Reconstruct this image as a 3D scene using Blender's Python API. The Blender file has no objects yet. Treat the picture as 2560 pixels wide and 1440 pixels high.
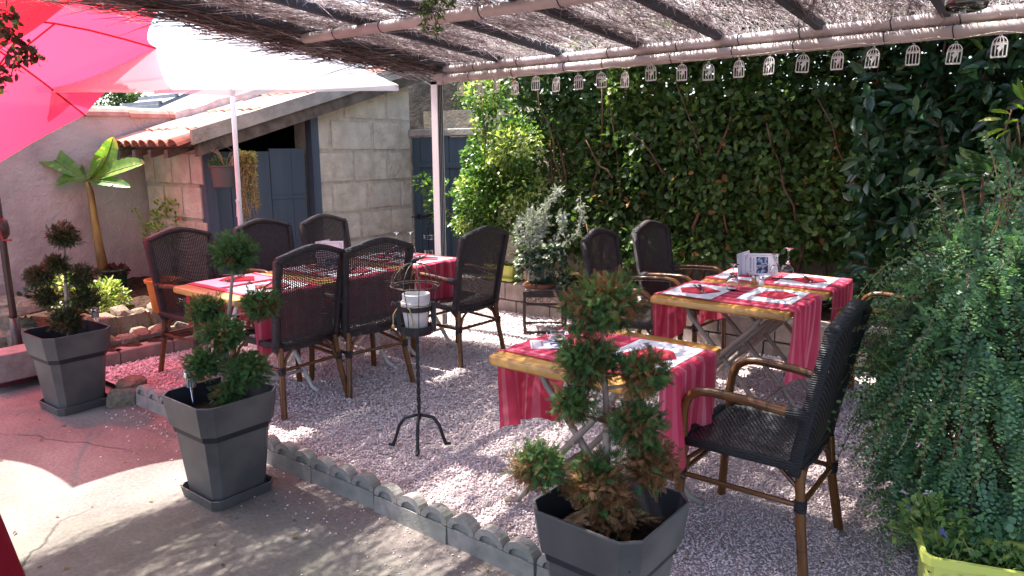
import bpy, math, random
import numpy as np
from mathutils import Matrix, Vector

random.seed(7); RNG = np.random.default_rng(7)
PI = math.pi
SC = bpy.context.scene
COL = SC.collection

# ------------------------------------------------------------------ camera
# world frame: X runs along the scalloped edging, Y from the house towards the hedge, Z up
FPX = 1800.0; CAM_H = 1.6; ROLL = 0.004; PITCH = math.atan((720 - 372) / FPX); YAW = math.radians(38)
FW = np.array([-math.sin(YAW) * math.cos(PITCH), math.cos(YAW) * math.cos(PITCH), -math.sin(PITCH)])
_R0 = np.array([math.cos(YAW), math.sin(YAW), 0.0]); _U0 = np.cross(_R0, FW)
RT = math.cos(ROLL) * _R0 - math.sin(ROLL) * _U0
UP = math.sin(ROLL) * _R0 + math.cos(ROLL) * _U0
CP = np.array([0.0, 0.0, CAM_H])
cam_data = bpy.data.cameras.new('camera'); cam = bpy.data.objects.new('camera', cam_data); COL.objects.link(cam)
cam_data.sensor_width = 36.0; cam_data.lens = 36.0 * FPX / 2560.0; cam_data.clip_start = 0.05; cam_data.clip_end = 1000
cam.matrix_world = Matrix(((RT[0], UP[0], -FW[0], 0), (RT[1], UP[1], -FW[1], 0), (RT[2], UP[2], -FW[2], CAM_H), (0, 0, 0, 1)))
SC.camera = cam

# ------------------------------------------------------------------ world, sun, exposure
SUN_DIR = Vector((0.56, 0.05, -1.0)).normalized()          # the way the light travels
world = bpy.data.worlds.new('World'); SC.world = world; world.use_nodes = True
wn = world.node_tree.nodes; wl = world.node_tree.links
sky = wn.new('ShaderNodeTexSky'); sky.sky_type = 'NISHITA'; sky.sun_disc = False
el = math.asin(-SUN_DIR.z); sky.sun_elevation = el
sky.sun_rotation = math.atan2(-SUN_DIR.x, -SUN_DIR.y)
sky.air_density = 1.0; sky.dust_density = 2.5; sky.ozone_density = 1.0
bg = wn['Background']; bg.inputs['Strength'].default_value = 0.15
wl.new(sky.outputs['Color'], bg.inputs['Color'])
sun_data = bpy.data.lights.new('sun', 'SUN'); sun = bpy.data.objects.new('sun', sun_data); COL.objects.link(sun)
sun_data.energy = 4.6; sun_data.angle = math.radians(0.5); sun_data.color = (1.0, 0.95, 0.88)
sun.rotation_euler = SUN_DIR.to_track_quat('-Z', 'Y').to_euler(); sun.location = (-6, 0, 12)
SC.view_settings.view_transform = 'Standard'; SC.view_settings.look = 'None'
SC.view_settings.gamma = 1.0; SC.view_settings.use_curve_mapping = False
SC.view_settings.exposure = 2.1
SC.render.engine = 'CYCLES'; SC.cycles.max_bounces = 8; SC.cycles.transparent_max_bounces = 8
SC.cycles.diffuse_bounces = 4; SC.cycles.glossy_bounces = 3; SC.cycles.transmission_bounces = 6
SC.cycles.caustics_reflective = False; SC.cycles.caustics_refractive = False
SC.cycles.sample_clamp_indirect = 6.0; SC.cycles.use_denoising = True

# ------------------------------------------------------------------ pixel helpers (photo pixels, 2560 x 1440)
def ray(x, y): return FW + RT * (x - 1280) / FPX - UP * (y - 720) / FPX
def at(x, y, z=0.0): d = ray(x, y); return CP + d * ((z - CAM_H) / d[2])          # on the plane Z = z
def dep(x, y, D): return CP + ray(x, y) * D                                        # at depth D
def onx(x, y, X): d = ray(x, y); return CP + d * (X / d[0])                        # on a wall X = const
def ony(x, y, Y): d = ray(x, y); return CP + d * (Y / d[1])                        # on a wall Y = const
def depth_of(p): return float((np.array(p, float) - CP) @ FW)
RGT = np.array([RT[0], RT[1], 0]) / math.hypot(RT[0], RT[1])                       # level, across the view
AWY = np.array([-RGT[1], RGT[0], 0])                                               # level, away from the viewer

# ------------------------------------------------------------------ object helpers
def setp(o, label=None, cat=None, group=None, kind=None):
    if label: o['label'] = label
    if cat: o['category'] = cat
    if group: o['group'] = group
    if kind: o['kind'] = kind
    return o
def empty(name, loc=(0, 0, 0), rz=0.0, label=None, cat=None, group=None):
    o = bpy.data.objects.new(name, None); COL.objects.link(o); o.location = tuple(loc); o.rotation_euler = (0, 0, rz)
    o.empty_display_size = 0.1
    return setp(o, label, cat, group)
def place(name, mesh, parent=None, loc=(0, 0, 0), rot=(0, 0, 0), scale=None):
    o = bpy.data.objects.new(name, mesh); COL.objects.link(o)
    if parent: o.parent = parent
    o.location = tuple(loc); o.rotation_euler = rot
    if scale is not None: o.scale = (scale,) * 3 if isinstance(scale, (int, float)) else scale
    return o
def copy_tree(o, parent=None):
    c = o.copy(); COL.objects.link(c); c.parent = parent
    for ch in list(o.children): copy_tree(ch, c)
    return c
def nrm(v): v = np.array(v, float); return v / (np.linalg.norm(v) + 1e-12)

class MB:
    """collects faces of one mesh"""
    def __init__(s): s.v = []; s.f = []; s.m = []; s.mi = 0
    def add(s, vs, fs):
        b = len(s.v); s.v.extend([tuple(map(float, p)) for p in vs])
        for f in fs: s.f.append(tuple(b + i for i in f)); s.m.append(s.mi)
        return s
    def box(s, c, d, rz=0.0, ax=None, ch=0.0):
        hx, hy, hz = d[0] / 2, d[1] / 2, d[2] / 2
        if ax is None: ca, sa = math.cos(rz), math.sin(rz); ax = ((ca, sa, 0), (-sa, ca, 0), (0, 0, 1))
        ax = [np.array(a, float) for a in ax]; c = np.array(c, float)
        if ch <= 0:
            vs = [c + ax[0] * x * hx + ax[1] * y * hy + ax[2] * z * hz for z in (-1, 1) for (x, y) in ((-1, -1), (1, -1), (1, 1), (-1, 1))]
            return s.add(vs, [(3, 2, 1, 0), (4, 5, 6, 7), (0, 1, 5, 4), (1, 2, 6, 5), (2, 3, 7, 6), (3, 0, 4, 7)])
        vs = []
        for (zz, k) in ((-hz, ch), (-hz + ch, 0), (hz - ch, 0), (hz, ch)):
            for (x, y) in ((-1, -1), (1, -1), (1, 1), (-1, 1)):
                vs.append(c + ax[0] * x * (hx - k) + ax[1] * y * (hy - k) + ax[2] * zz)
        fs = [(3, 2, 1, 0), (12, 13, 14, 15)]
        for l in range(3):
            for i in range(4): j = (i + 1) % 4; fs.append((l * 4 + i, l * 4 + j, l * 4 + 4 + j, l * 4 + 4 + i))
        return s.add(vs, fs)
    def tube(s, pts, r, n=8, cap=True, closed=False):
        P = [np.array(p, float) for p in pts]; k = len(P)
        rr = [r] * k if isinstance(r, (int, float)) else list(r)
        T = []
        for i in range(k):
            if closed: t = P[(i + 1) % k] - P[i - 1]
            else: t = P[min(i + 1, k - 1)] - P[max(i - 1, 0)]
            T.append(nrm(t))
        a = np.array([0, 0, 1.0]) if abs(T[0][2]) < .9 else np.array([1.0, 0, 0])
        nn = nrm(np.cross(T[0], a)); vs = []
        for i in range(k):
            nn = nrm(nn - T[i] * (nn @ T[i])); bb = np.cross(T[i], nn)
            for j in range(n):
                an = 2 * PI * j / n; vs.append(P[i] + rr[i] * (math.cos(an) * nn + math.sin(an) * bb))
        fs = []
        for i in range(k if closed else k - 1):
            i2 = (i + 1) % k
            for j in range(n): j2 = (j + 1) % n; fs.append((i * n + j, i * n + j2, i2 * n + j2, i2 * n + j))
        if cap and not closed: fs.append(tuple(range(n - 1, -1, -1))); fs.append(tuple((k - 1) * n + j for j in range(n)))
        return s.add(vs, fs)
    def lathe(s, prof, n=20, c=(0, 0, 0), close=False):
        vs = []; k = len(prof)
        for (r, z) in prof:
            for j in range(n): a = 2 * PI * j / n; vs.append((c[0] + r * math.cos(a), c[1] + r * math.sin(a), c[2] + z))
        fs = []
        for i in range(k if close else k - 1):
            i2 = (i + 1) % k
            for j in range(n): j2 = (j + 1) % n; fs.append((i * n + j, i * n + j2, i2 * n + j2, i2 * n + j))
        if not close:
            if prof[0][0] > 1e-6: fs.append(tuple(range(n - 1, -1, -1)))
            if prof[-1][0] > 1e-6: fs.append(tuple((k - 1) * n + j for j in range(n)))
        return s.add(vs, fs)
    def rings(s, rings, cap=(True, True)):
        """loft through rings of equal length"""
        n = len(rings[0]); vs = [p for r in rings for p in r]; fs = []
        for i in range(len(rings) - 1):
            for j in range(n): j2 = (j + 1) % n; fs.append((i * n + j, i * n + j2, (i + 1) * n + j2, (i + 1) * n + j))
        if cap[0]: fs.append(tuple(range(n - 1, -1, -1)))
        if cap[1]: fs.append(tuple((len(rings) - 1) * n + j for j in range(n)))
        return s.add(vs, fs)
    def prism(s, poly, a, b, fn):
        """polygon extruded from a to b; fn(p, q, t) -> xyz"""
        n = len(poly); vs = [fn(p, q, a) for p, q in poly] + [fn(p, q, b) for p, q in poly]
        fs = [tuple(range(n - 1, -1, -1)), tuple(range(n, 2 * n))]
        for i in range(n): j = (i + 1) % n; fs.append((i, j, n + j, n + i))
        return s.add(vs, fs)
    def grid(s, nx, ny, fn, thick=0.0):
        vs = [fn(i / nx, j / ny) for j in range(ny + 1) for i in range(nx + 1)]
        fs = [(j * (nx + 1) + i, j * (nx + 1) + i + 1, (j + 1) * (nx + 1) + i + 1, (j + 1) * (nx + 1) + i) for j in range(ny) for i in range(nx)]
        return s.add(vs, fs)
    def mesh(s, name, mats, smooth=False):
        me = bpy.data.meshes.new(name); me.from_pydata(s.v, [], s.f)
        if not isinstance(mats, (list, tuple)): mats = [mats]
        for m in mats: me.materials.append(m)
        if len(mats) > 1: me.polygons.foreach_set('material_index', s.m)
        if smooth: me.polygons.foreach_set('use_smooth', [True] * len(me.polygons))
        me.update(); return me
    def build(s, name, mats, parent=None, loc=(0, 0, 0), rot=(0, 0, 0), smooth=False, auto=None):
        me = s.mesh(name, mats, smooth); o = place(name, me, parent, loc, rot)
        if auto: me.set_sharp_from_angle(angle=math.radians(auto))
        return o

def np_mesh(name, V, F, mat, tone=None, smooth=False):
    """V (n,3), F (m,k) arrays; tone = one value per face"""
    me = bpy.data.meshes.new(name); n, k = len(F), F.shape[1]
    me.vertices.add(len(V)); me.vertices.foreach_set('co', np.ascontiguousarray(V, np.float32).ravel())
    me.loops.add(n * k); me.loops.foreach_set('vertex_index', np.ascontiguousarray(F, np.int32).ravel())
    me.polygons.add(n); me.polygons.foreach_set('loop_start', np.arange(0, n * k, k, dtype=np.int32))
    if smooth: me.polygons.foreach_set('use_smooth', np.ones(n, bool))
    me.materials.append(mat); me.update(calc_edges=True); me.validate()
    if tone is not None:
        at_ = me.attributes.new('tone', 'FLOAT', 'FACE'); at_.data.foreach_set('value', np.ascontiguousarray(tone, np.float32))
    return me

LEAF = (np.array([(0, 0, 0), (.3, .42, .07), (.68, .40, .05), (1, 0, -.10), (.68, -.40, .05), (.3, -.42, .07)]), np.array([(0, 1, 2, 3), (0, 3, 4, 5)]))
LEAF_LONG = (np.array([(0, 0, 0), (.25, .36, .05), (.6, .40, .03), (1, 0, -.18), (.6, -.40, .03), (.25, -.36, .05)]), np.array([(0, 1, 2, 3), (0, 3, 4, 5)]))
LEAFLET = (np.array([(0, 0, 0), (.5, .45, .05), (1, 0, 0), (.5, -.45, .05)]), np.array([(0, 1, 2, 3)]))
def _frond(nb=8, spread=.46):
    vs = []; fs = []; r = np.random.default_rng(5)
    def lance(a, b, w):
        a = np.array(a); b = np.array(b); d = nrm(b - a); p = np.array([-d[1], d[0], 0]); m = a * .4 + b * .6
        k = len(vs); vs.extend([a - p * w * .6, m - p * w, b, m + p * w]); fs.append((k, k + 1, k + 2, k + 3))
    lance((0, 0, 0), (1, .03, -.16), .030)
    for i in range(nb):
        x = .10 + .80 * i / (nb - 1)
        for sgn in (1, -1):
            l = spread * (1.05 - .75 * x) * r.uniform(.75, 1.2); xx = x + r.uniform(-.03, .03); z = -.14 * xx
            lance((xx, 0, z), (xx + l * .80, sgn * l * .58, z - .10 * l + r.uniform(-.05, .05)), .034)
    return (np.array(vs), np.array(fs))
FROND = _frond()
def leaf_arrays(P, D, N, L, W, tpl):
    """one copy of the template per point; D along the leaf, N its face normal"""
    P = np.asarray(P, float); D = np.asarray(D, float); N = np.asarray(N, float); n = len(P)
    D = D / (np.linalg.norm(D, axis=1, keepdims=True) + 1e-9)
    N = N - D * np.sum(N * D, 1, keepdims=True); bad = np.linalg.norm(N, axis=1) < 1e-4; N[bad] = np.cross(D[bad], [.3, .5, .8])
    N = N / (np.linalg.norm(N, axis=1, keepdims=True) + 1e-9); B = np.cross(N, D)
    L = np.broadcast_to(np.asarray(L, float), (n,)); W = np.broadcast_to(np.asarray(W, float), (n,))
    tv, tf = tpl
    V = P[:, None, :] + D[:, None, :] * (tv[None, :, 0:1] * L[:, None, None]) + B[:, None, :] * (tv[None, :, 1:2] * W[:, None, None]) + N[:, None, :] * (tv[None, :, 2:3] * L[:, None, None])
    F = tf[None] + (np.arange(n) * len(tv))[:, None, None]
    return V.reshape(-1, 3), F.reshape(-1, tf.shape[1])
def leaf_mesh(name, P, D, N, L, W, tpl, mat, tone):
    V, F = leaf_arrays(P, D, N, L, W, tpl); t = np.repeat(np.broadcast_to(tone, (len(P),)), len(tpl[1]))
    return np_mesh(name, V, F, mat, t)
def rdir(n): d = RNG.normal(size=(n, 3)); return d / np.linalg.norm(d, axis=1, keepdims=True)
def value_noise(P, s, seed=0):
    """cheap smooth 3-D noise in 0..1"""
    q = np.asarray(P, float) * s + 17.3 * (seed + 1); i = np.floor(q).astype(np.int64); f = q - i; f = f * f * (3 - 2 * f); out = 0
    for dx in (0, 1):
        for dy in (0, 1):
            for dz in (0, 1):
                h = ((i[:, 0] + dx) * 73856093) ^ ((i[:, 1] + dy) * 19349663) ^ ((i[:, 2] + dz) * 83492791)
                w = (f[:, 0] if dx else 1 - f[:, 0]) * (f[:, 1] if dy else 1 - f[:, 1]) * (f[:, 2] if dz else 1 - f[:, 2])
                out = out + w * ((h * 2654435761 % 4294967296) / 4294967296.0)
    return out

# ------------------------------------------------------------------ materials
def lin(r, g, b):
    f = lambda c: (c / 255 / 12.92) if c / 255 <= .04045 else ((c / 255 + .055) / 1.055) ** 2.4
    return (f(r), f(g), f(b))
def rgba(c): return (c[0], c[1], c[2], 1.0)
def ramp(nt, fac, stops, interp='LINEAR'):
    r = nt.nodes.new('ShaderNodeValToRGB'); e = r.color_ramp; e.interpolation = interp
    while len(e.elements) > 1: e.elements.remove(e.elements[-1])
    e.elements[0].position = stops[0][0]; e.elements[0].color = rgba(stops[0][1])
    for p, c in stops[1:]: x = e.elements.new(p); x.color = rgba(c)
    nt.links.new(fac, r.inputs['Fac']); return r.outputs['Color']
def noise(nt, scale, detail=4, rough=.55, vec=None, stretch=None, dist=0.0):
    n = nt.nodes.new('ShaderNodeTexNoise'); n.inputs['Scale'].default_value = scale; n.inputs['Detail'].default_value = detail
    n.inputs['Roughness'].default_value = rough; n.inputs['Distortion'].default_value = dist
    tc = nt.nodes.new('ShaderNodeTexCoord'); src = tc.outputs['Object'] if vec is None else vec
    if stretch:
        mp = nt.nodes.new('ShaderNodeMapping'); mp.inputs['Scale'].default_value = stretch; nt.links.new(src, mp.inputs['Vector']); src = mp.outputs['Vector']
    nt.links.new(src, n.inputs['Vector']); return n.outputs['Fac']
def mixc(nt, fac, a, b, mode='MIX'):
    m = nt.nodes.new('ShaderNodeMix'); m.data_type = 'RGBA'; m.blend_type = mode
    if isinstance(fac, (int, float)): m.inputs[0].default_value = fac
    else: nt.links.new(fac, m.inputs[0])
    for k, x in ((6, a), (7, b)):
        if isinstance(x, tuple): m.inputs[k].default_value = rgba(x)
        else: nt.links.new(x, m.inputs[k])
    return m.outputs[2]
def mathn(nt, op, a, b=0.0):
    m = nt.nodes.new('ShaderNodeMath'); m.operation = op
    for k, x in ((0, a), (1, b)):
        if isinstance(x, (int, float)): m.inputs[k].default_value = x
        else: nt.links.new(x, m.inputs[k])
    return m.outputs[0]
def new_mat(name):
    m = bpy.data.materials.new(name); m.use_nodes = True; nt = m.node_tree
    return m, nt, nt.nodes['Principled BSDF'], nt.nodes['Material Output']
def bump(nt, bsdf, h, strength=.4, dist=.01):
    b = nt.nodes.new('ShaderNodeBump'); b.inputs['Strength'].default_value = strength; b.inputs['Distance'].default_value = dist
    nt.links.new(h, b.inputs['Height']); nt.links.new(b.outputs['Normal'], bsdf.inputs['Normal']); return b
def mat(name, a, b=None, scale=8, detail=5, rough=.6, spec=.3, metal=0.0, bs=None, bst=.4, bd=.01, lo=.35, hi=.65, stretch=None, big=None, translucent=0.0, tcol=None, rrough=None):
    """two-tone noise colour, optional large stain tone (big = (colour, scale, amount)), bump"""
    m, nt, bs_, out = new_mat(name); b = b or tuple(c * .8 for c in a)
    col = ramp(nt, noise(nt, scale, detail, stretch=stretch), [(lo, a), (hi, b)])
    if big: col = mixc(nt, mathn(nt, 'MULTIPLY', ramp(nt, noise(nt, big[1], 3), [(.42, (0, 0, 0)), (.62, (1, 1, 1))]), big[2]), col, big[0])
    nt.links.new(col, bs_.inputs['Base Color']); bs_.inputs['Roughness'].default_value = rough
    bs_.inputs['Specular IOR Level'].default_value = spec; bs_.inputs['Metallic'].default_value = metal
    if rrough: nt.links.new(ramp(nt, noise(nt, scale * .7, 4), [(.3, (rough,) * 3), (.7, (rrough,) * 3)]), bs_.inputs['Roughness'])
    if bs: bump(nt, bs_, noise(nt, bs, 6, .65, stretch=stretch), bst, bd)
    if translucent: add_translucent(nt, bs_, out, col, translucent, tcol)
    return m
def add_translucent(nt, bs_, out, col, amount, tcol=None):
    t = nt.nodes.new('ShaderNodeBsdfTranslucent'); mx = nt.nodes.new('ShaderNodeMixShader'); mx.inputs[0].default_value = amount
    if tcol is not None: t.inputs['Color'].default_value = rgba(tcol)
    else: nt.links.new(col, t.inputs['Color'])
    nt.links.new(bs_.outputs[0], mx.inputs[1]); nt.links.new(t.outputs[0], mx.inputs[2]); nt.links.new(mx.outputs[0], out.inputs['Surface'])
def leafmat(name, stops, rough=.42, spec=.45, translucent=.35, tboost=1.5):
    m, nt, bs_, out = new_mat(name); a = nt.nodes.new('ShaderNodeAttribute'); a.attribute_name = 'tone'
    col = ramp(nt, a.outputs['Fac'], stops); nt.links.new(col, bs_.inputs['Base Color'])
    bs_.inputs['Roughness'].default_value = rough; bs_.inputs['Specular IOR Level'].default_value = spec
    tc = mixc(nt, 1.0, col, (tboost * 1.05, tboost * 1.1, tboost * .55), 'MULTIPLY')
    t = nt.nodes.new('ShaderNodeBsdfTranslucent'); mx = nt.nodes.new('ShaderNodeMixShader'); mx.inputs[0].default_value = translucent
    nt.links.new(tc, t.inputs['Color']); nt.links.new(bs_.outputs[0], mx.inputs[1]); nt.links.new(t.outputs[0], mx.inputs[2]); nt.links.new(mx.outputs[0], out.inputs['Surface'])
    return m
# ------------------------------------------------------------------ palette
M = {}
M['plaster'] = mat('plaster', (.44, .365, .34), (.31, .255, .24), scale=3.0, detail=8, rough=.95, spec=.1, bs=14, bst=.9, bd=.03, big=((.50, .43, .40), 1.1, .5))
M['mortar'] = mat('mortar', (.62, .54, .45), (.45, .38, .31), scale=14, detail=8, rough=.95, spec=.1, bs=60, bst=.8, bd=.012)
M['mortar_white'] = mat('white mortar', (.70, .67, .62), (.50, .47, .43), scale=10, detail=8, rough=.95, spec=.1, bs=40, bst=.9, bd=.02)
M['block'] = mat('stone block', (.74, .63, .50), (.50, .41, .31), scale=7, detail=9, rough=.95, spec=.1, bs=22, bst=1.0, bd=.03, big=((.58, .51, .44), 1.7, .6))
M['verge'] = mat('verge concrete', (.40, .36, .31), (.26, .23, .195), scale=5, detail=8, rough=.95, spec=.1, bs=30, bst=1.0, bd=.02)
M['bluewood'] = mat('blue grey painted wood', (.085, .105, .140), (.062, .078, .106), scale=5, detail=6, rough=.62, spec=.3, bs=24, bst=.35, bd=.004, stretch=(1, 1, .12))
M['bluewood_grey'] = mat('blue green painted wood', (.052, .080, .098), (.037, .060, .074), scale=5, detail=6, rough=.62, spec=.3, bs=24, bst=.35, bd=.004, stretch=(1, 1, .12))
M['oldwood'] = mat('weathered wood', (.15, .115, .09), (.07, .052, .04), scale=9, rough=.85, bs=40, bst=.6, bd=.005, stretch=(.15, 1, 1))
M['dark'] = mat('painted inside shade', (.012, .010, .010), (.006, .006, .006), rough=.95, spec=.05)
M['concrete'] = None
M['kerb'] = mat('kerb concrete', (.34, .29, .26), (.23, .19, .17), scale=9, detail=7, rough=.95, spec=.1, bs=60, bst=.7, bd=.008)
M['edging'] = mat('edging concrete', (.33, .30, .28), (.20, .185, .17), scale=11, detail=7, rough=.93, spec=.12, bs=70, bst=.5, bd=.005, big=((.23, .24, .20), 4, .5))
M['rock'] = mat('rough stone', (.40, .33, .24), (.20, .165, .12), scale=8, detail=9, rough=.95, spec=.1, bs=35, bst=1.0, bd=.02, big=((.26, .24, .22), 3, .5))
M['rock_shaded'] = mat('shaded recess stone', (.12, .10, .085), (.05, .045, .038), scale=6, detail=9, rough=.97, spec=.05, bs=20, bst=1.0, bd=.04)  # recess shade above the gate put into the stone colour
M['soil'] = mat('soil', (.085, .052, .036), (.035, .021, .015), scale=20, detail=9, rough=.98, spec=.05, bs=50, bst=1.0, bd=.03)
M['potsoil'] = mat('dark compost', (.030, .021, .016), (.012, .009, .007), scale=40, detail=8, rough=.98, spec=.05, bs=80, bst=1.0, bd=.02)
M['planter'] = mat('grey planter plastic', (.070, .067, .068), (.050, .048, .049), scale=3.5, detail=7, rough=.42, spec=.45, bs=160, bst=.10, bd=.002, big=((.125, .12, .112), 3.0, .6), rrough=.65, stretch=(1, 1, .35))
M['planter_in'] = mat('planter inside', (.020, .020, .026), rough=.6)
M['orange'] = mat('orange pot', (.62, .20, .045), (.50, .145, .03), scale=6, rough=.5, spec=.4)
M['lime'] = mat('lime plastic', (.50, .54, .11), (.43, .48, .09), scale=5, rough=.38, spec=.45, big=((.60, .63, .22), 5, .3))
M['urn'] = mat('green glazed pot', (.030, .075, .060), (.016, .045, .037), scale=5, rough=.16, spec=.6)
M['terracotta'] = mat('terracotta', (.42, .19, .11), (.30, .13, .08), scale=9, rough=.85, bs=60, bst=.3, bd=.004)
M['tile'] = mat('roof tile', (.50, .20, .145), (.30, .11, .085), scale=4.5, detail=8, rough=.88, spec=.2, bs=30, bst=.5, bd=.008, big=((.60, .42, .36), 3.1, .5))
M['slate'] = mat('grey roof sheet', (.24, .25, .28), (.16, .17, .19), scale=6, rough=.7)
M['white_paint'] = mat('white painted steel', (.78, .78, .80), (.66, .66, .68), scale=4, rough=.35, spec=.5)
M['alu'] = mat('white aluminium', (.82, .82, .80), (.74, .74, .72), scale=3, rough=.4, spec=.5, stretch=(1, 1, .2))
M['galv'] = mat('galvanised pipe', (.54, .47, .47), (.40, .34, .34), scale=5, detail=6, rough=.5, spec=.5, metal=.1, big=((.36, .29, .24), 3, .5), bs=50, bst=.15, bd=.003)
M['rafter'] = mat('grey painted rafter', (.060, .064, .078), (.040, .043, .053), scale=5, rough=.6)
M['wire'] = mat('binding wire', (.045, .040, .042), rough=.5, metal=.6)
M['iron'] = mat('black wrought iron', (.022, .022, .027), (.012, .012, .015), scale=30, rough=.45, spec=.5, metal=.3, bs=90, bst=.4, bd=.002)
M['iron_brown'] = mat('brown wrought iron', (.060, .045, .040), (.034, .026, .024), scale=20, rough=.5, spec=.4, metal=.3)
M['rustwire'] = mat('rusty wire', (.12, .085, .068), (.07, .05, .042), scale=30, rough=.6, metal=.4)
M['whitepot'] = mat('white washed pot', (.66, .63, .62), (.52, .49, .48), scale=9, rough=.85, bs=60, bst=.25, bd=.003)
M['twine'] = mat('twine', (.42, .29, .16), (.30, .20, .11), scale=60, rough=.95)
M['rattan'] = mat('dark rattan', (.044, .034, .036), (.026, .020, .022), scale=30, rough=.55, spec=.4)
M['rattan_black'] = mat('black rattan', (.016, .017, .022), (.009, .010, .013), scale=30, rough=.36, spec=.5)
M['bamboo'] = mat('bamboo tube', (.165, .066, .018), (.065, .024, .009), scale=7, detail=5, rough=.26, spec=.55, stretch=(1, 1, .25), lo=.3, hi=.7)
M['bamboo_dark'] = mat('bamboo ring', (.025, .014, .008), rough=.5)
M['tableleg'] = mat('table leg paint', (.30, .25, .21), (.22, .18, .15), scale=9, rough=.45, spec=.45)
M['tableleg_white'] = mat('white table leg paint', (.58, .56, .54), (.48, .46, .44), scale=9, rough=.45, spec=.45)
M['steel'] = mat('steel', (.55, .55, .57), rough=.22, metal=1.0)
M['paper'] = mat('card', (.66, .61, .67), (.62, .57, .64), scale=4, rough=.8)
M['ink'] = mat('ink', (.10, .055, .09), rough=.8)
M['ink_soft'] = mat('grey ink', (.30, .22, .30), rough=.8)
M['napkin'] = mat('red paper napkin', (.60, .055, .085), (.52, .04, .07), scale=6, rough=.85, bs=90, bst=.15, bd=.002)
M['cage'] = mat('white metal cage', (.72, .70, .68), rough=.5)
M['string'] = mat('pale string', (.50, .46, .36), rough=.9)
M['bark'] = mat('bark', (.20, .14, .105), (.11, .075, .055), scale=18, detail=7, rough=.92, bs=50, bst=.8, bd=.006, stretch=(1, 1, .3))
M['bark_pale'] = mat('pale cypress bark', (.33, .25, .215), (.20, .14, .115), scale=20, detail=7, rough=.92, bs=60, bst=.8, bd=.005, stretch=(1, 1, .25))
M['twig'] = mat('reddish twig', (.17, .085, .055), (.095, .045, .03), scale=20, rough=.85)
M['silverstem'] = mat('silver stem', (.46, .44, .42), (.34, .32, .30), scale=20, rough=.9)
M['bananatrunk'] = mat('banana stem', (.27, .19, .045), (.11, .06, .025), scale=9, detail=5, rough=.5, stretch=(1, 1, .15))
M['green_stem'] = mat('green stem', (.16, .19, .05), (.10, .13, .03), scale=15, rough=.7)
M['redfabric'] = mat('red canopy cloth', (.62, .016, .055), (.56, .012, .045), scale=3, rough=.85, spec=.1, translucent=.72, tcol=(.90, .035, .085), bs=300, bst=.1, bd=.001)
def add_direct(m, amount, col):
    nt = m.node_tree; out = nt.nodes['Material Output']; src = out.inputs['Surface'].links[0].from_socket
    tr = nt.nodes.new('ShaderNodeBsdfTransparent'); tr.inputs['Color'].default_value = rgba(col); mx = nt.nodes.new('ShaderNodeMixShader'); mx.inputs[0].default_value = amount
    nt.links.new(src, mx.inputs[1]); nt.links.new(tr.outputs[0], mx.inputs[2]); nt.links.new(mx.outputs[0], out.inputs['Surface'])
add_direct(M['redfabric'], .15, (1.0, .09, .12))
M['darkpole'] = mat('dark brown pole', (.045, .030, .030), (.030, .020, .020), scale=6, rough=.4, spec=.5)
M['redplastic'] = mat('red crank plastic', (.24, .016, .03), rough=.35, spec=.5)
M['redbase'] = mat('dark red base', (.20, .045, .055), (.14, .03, .04), scale=5, rough=.5)
M['whitefabric'] = mat('white canopy cloth', (.66, .66, .70), (.62, .62, .66), scale=3, rough=.85, spec=.1, translucent=.45, tcol=(.70, .70, .75), bs=240, bst=.1, bd=.001)
add_direct(M['whitefabric'], .14, (1.0, .98, .97))
M['cinder'] = mat('concrete block', (.34, .28, .265), (.24, .195, .18), scale=16, detail=8, rough=.95, spec=.1, bs=90, bst=.8, bd=.008)

def concrete_mat():
    m, nt, b, out = new_mat('patio concrete')
    base = ramp(nt, noise(nt, 1.3, 9, .62), [(.28, (.115, .094, .087)), (.42, (.178, .150, .138)), (.55, (.22, .188, .172)), (.72, (.28, .248, .23))])
    fine = ramp(nt, noise(nt, 55, 5, .7), [(.3, (.62, .62, .62)), (.7, (1.15, 1.15, 1.15))])
    col = mixc(nt, 1.0, base, fine, 'MULTIPLY')
    col = mixc(nt, mathn(nt, 'MULTIPLY', ramp(nt, noise(nt, .55, 4, .6), [(.50, (0, 0, 0)), (.64, (1, 1, 1))]), .5), col, (.145, .15, .105))
    tc = nt.nodes.new('ShaderNodeTexCoord'); nz = nt.nodes.new('ShaderNodeTexNoise'); nz.inputs['Scale'].default_value = 1.6; nz.inputs['Detail'].default_value = 6
    nt.links.new(tc.outputs['Object'], nz.inputs['Vector'])
    va = nt.nodes.new('ShaderNodeVectorMath'); va.operation = 'MULTIPLY_ADD'; va.inputs[1].default_value = (.45, .45, .45)
    nt.links.new(nz.outputs['Color'], va.inputs[0]); nt.links.new(tc.outputs['Object'], va.inputs[2])
    vo = nt.nodes.new('ShaderNodeTexVoronoi'); vo.feature = 'DISTANCE_TO_EDGE'; vo.inputs['Scale'].default_value = .62
    nt.links.new(va.outputs[0], vo.inputs['Vector'])
    gate = ramp(nt, noise(nt, .9, 3), [(.46, (1, 1, 1)), (.56, (0, 0, 0))])
    crack = mixc(nt, 1.0, ramp(nt, vo.outputs['Distance'], [(.0, (1, 1, 1)), (.0055, (0, 0, 0))]), gate, 'MULTIPLY')
    col = mixc(nt, mathn(nt, 'MULTIPLY', crack, .55), col, (.035, .03, .027)); nt.links.new(col, b.inputs['Base Color'])
    b.inputs['Roughness'].default_value = .92; b.inputs['Specular IOR Level'].default_value = .15
    h = mathn(nt, 'SUBTRACT', mathn(nt, 'ADD', mathn(nt, 'MULTIPLY', noise(nt, 70, 6, .7), .35), noise(nt, 6, 5)), mathn(nt, 'MULTIPLY', crack, 1.4))
    bump(nt, b, h, .55, .012); return m
M['concrete'] = concrete_mat()
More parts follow.
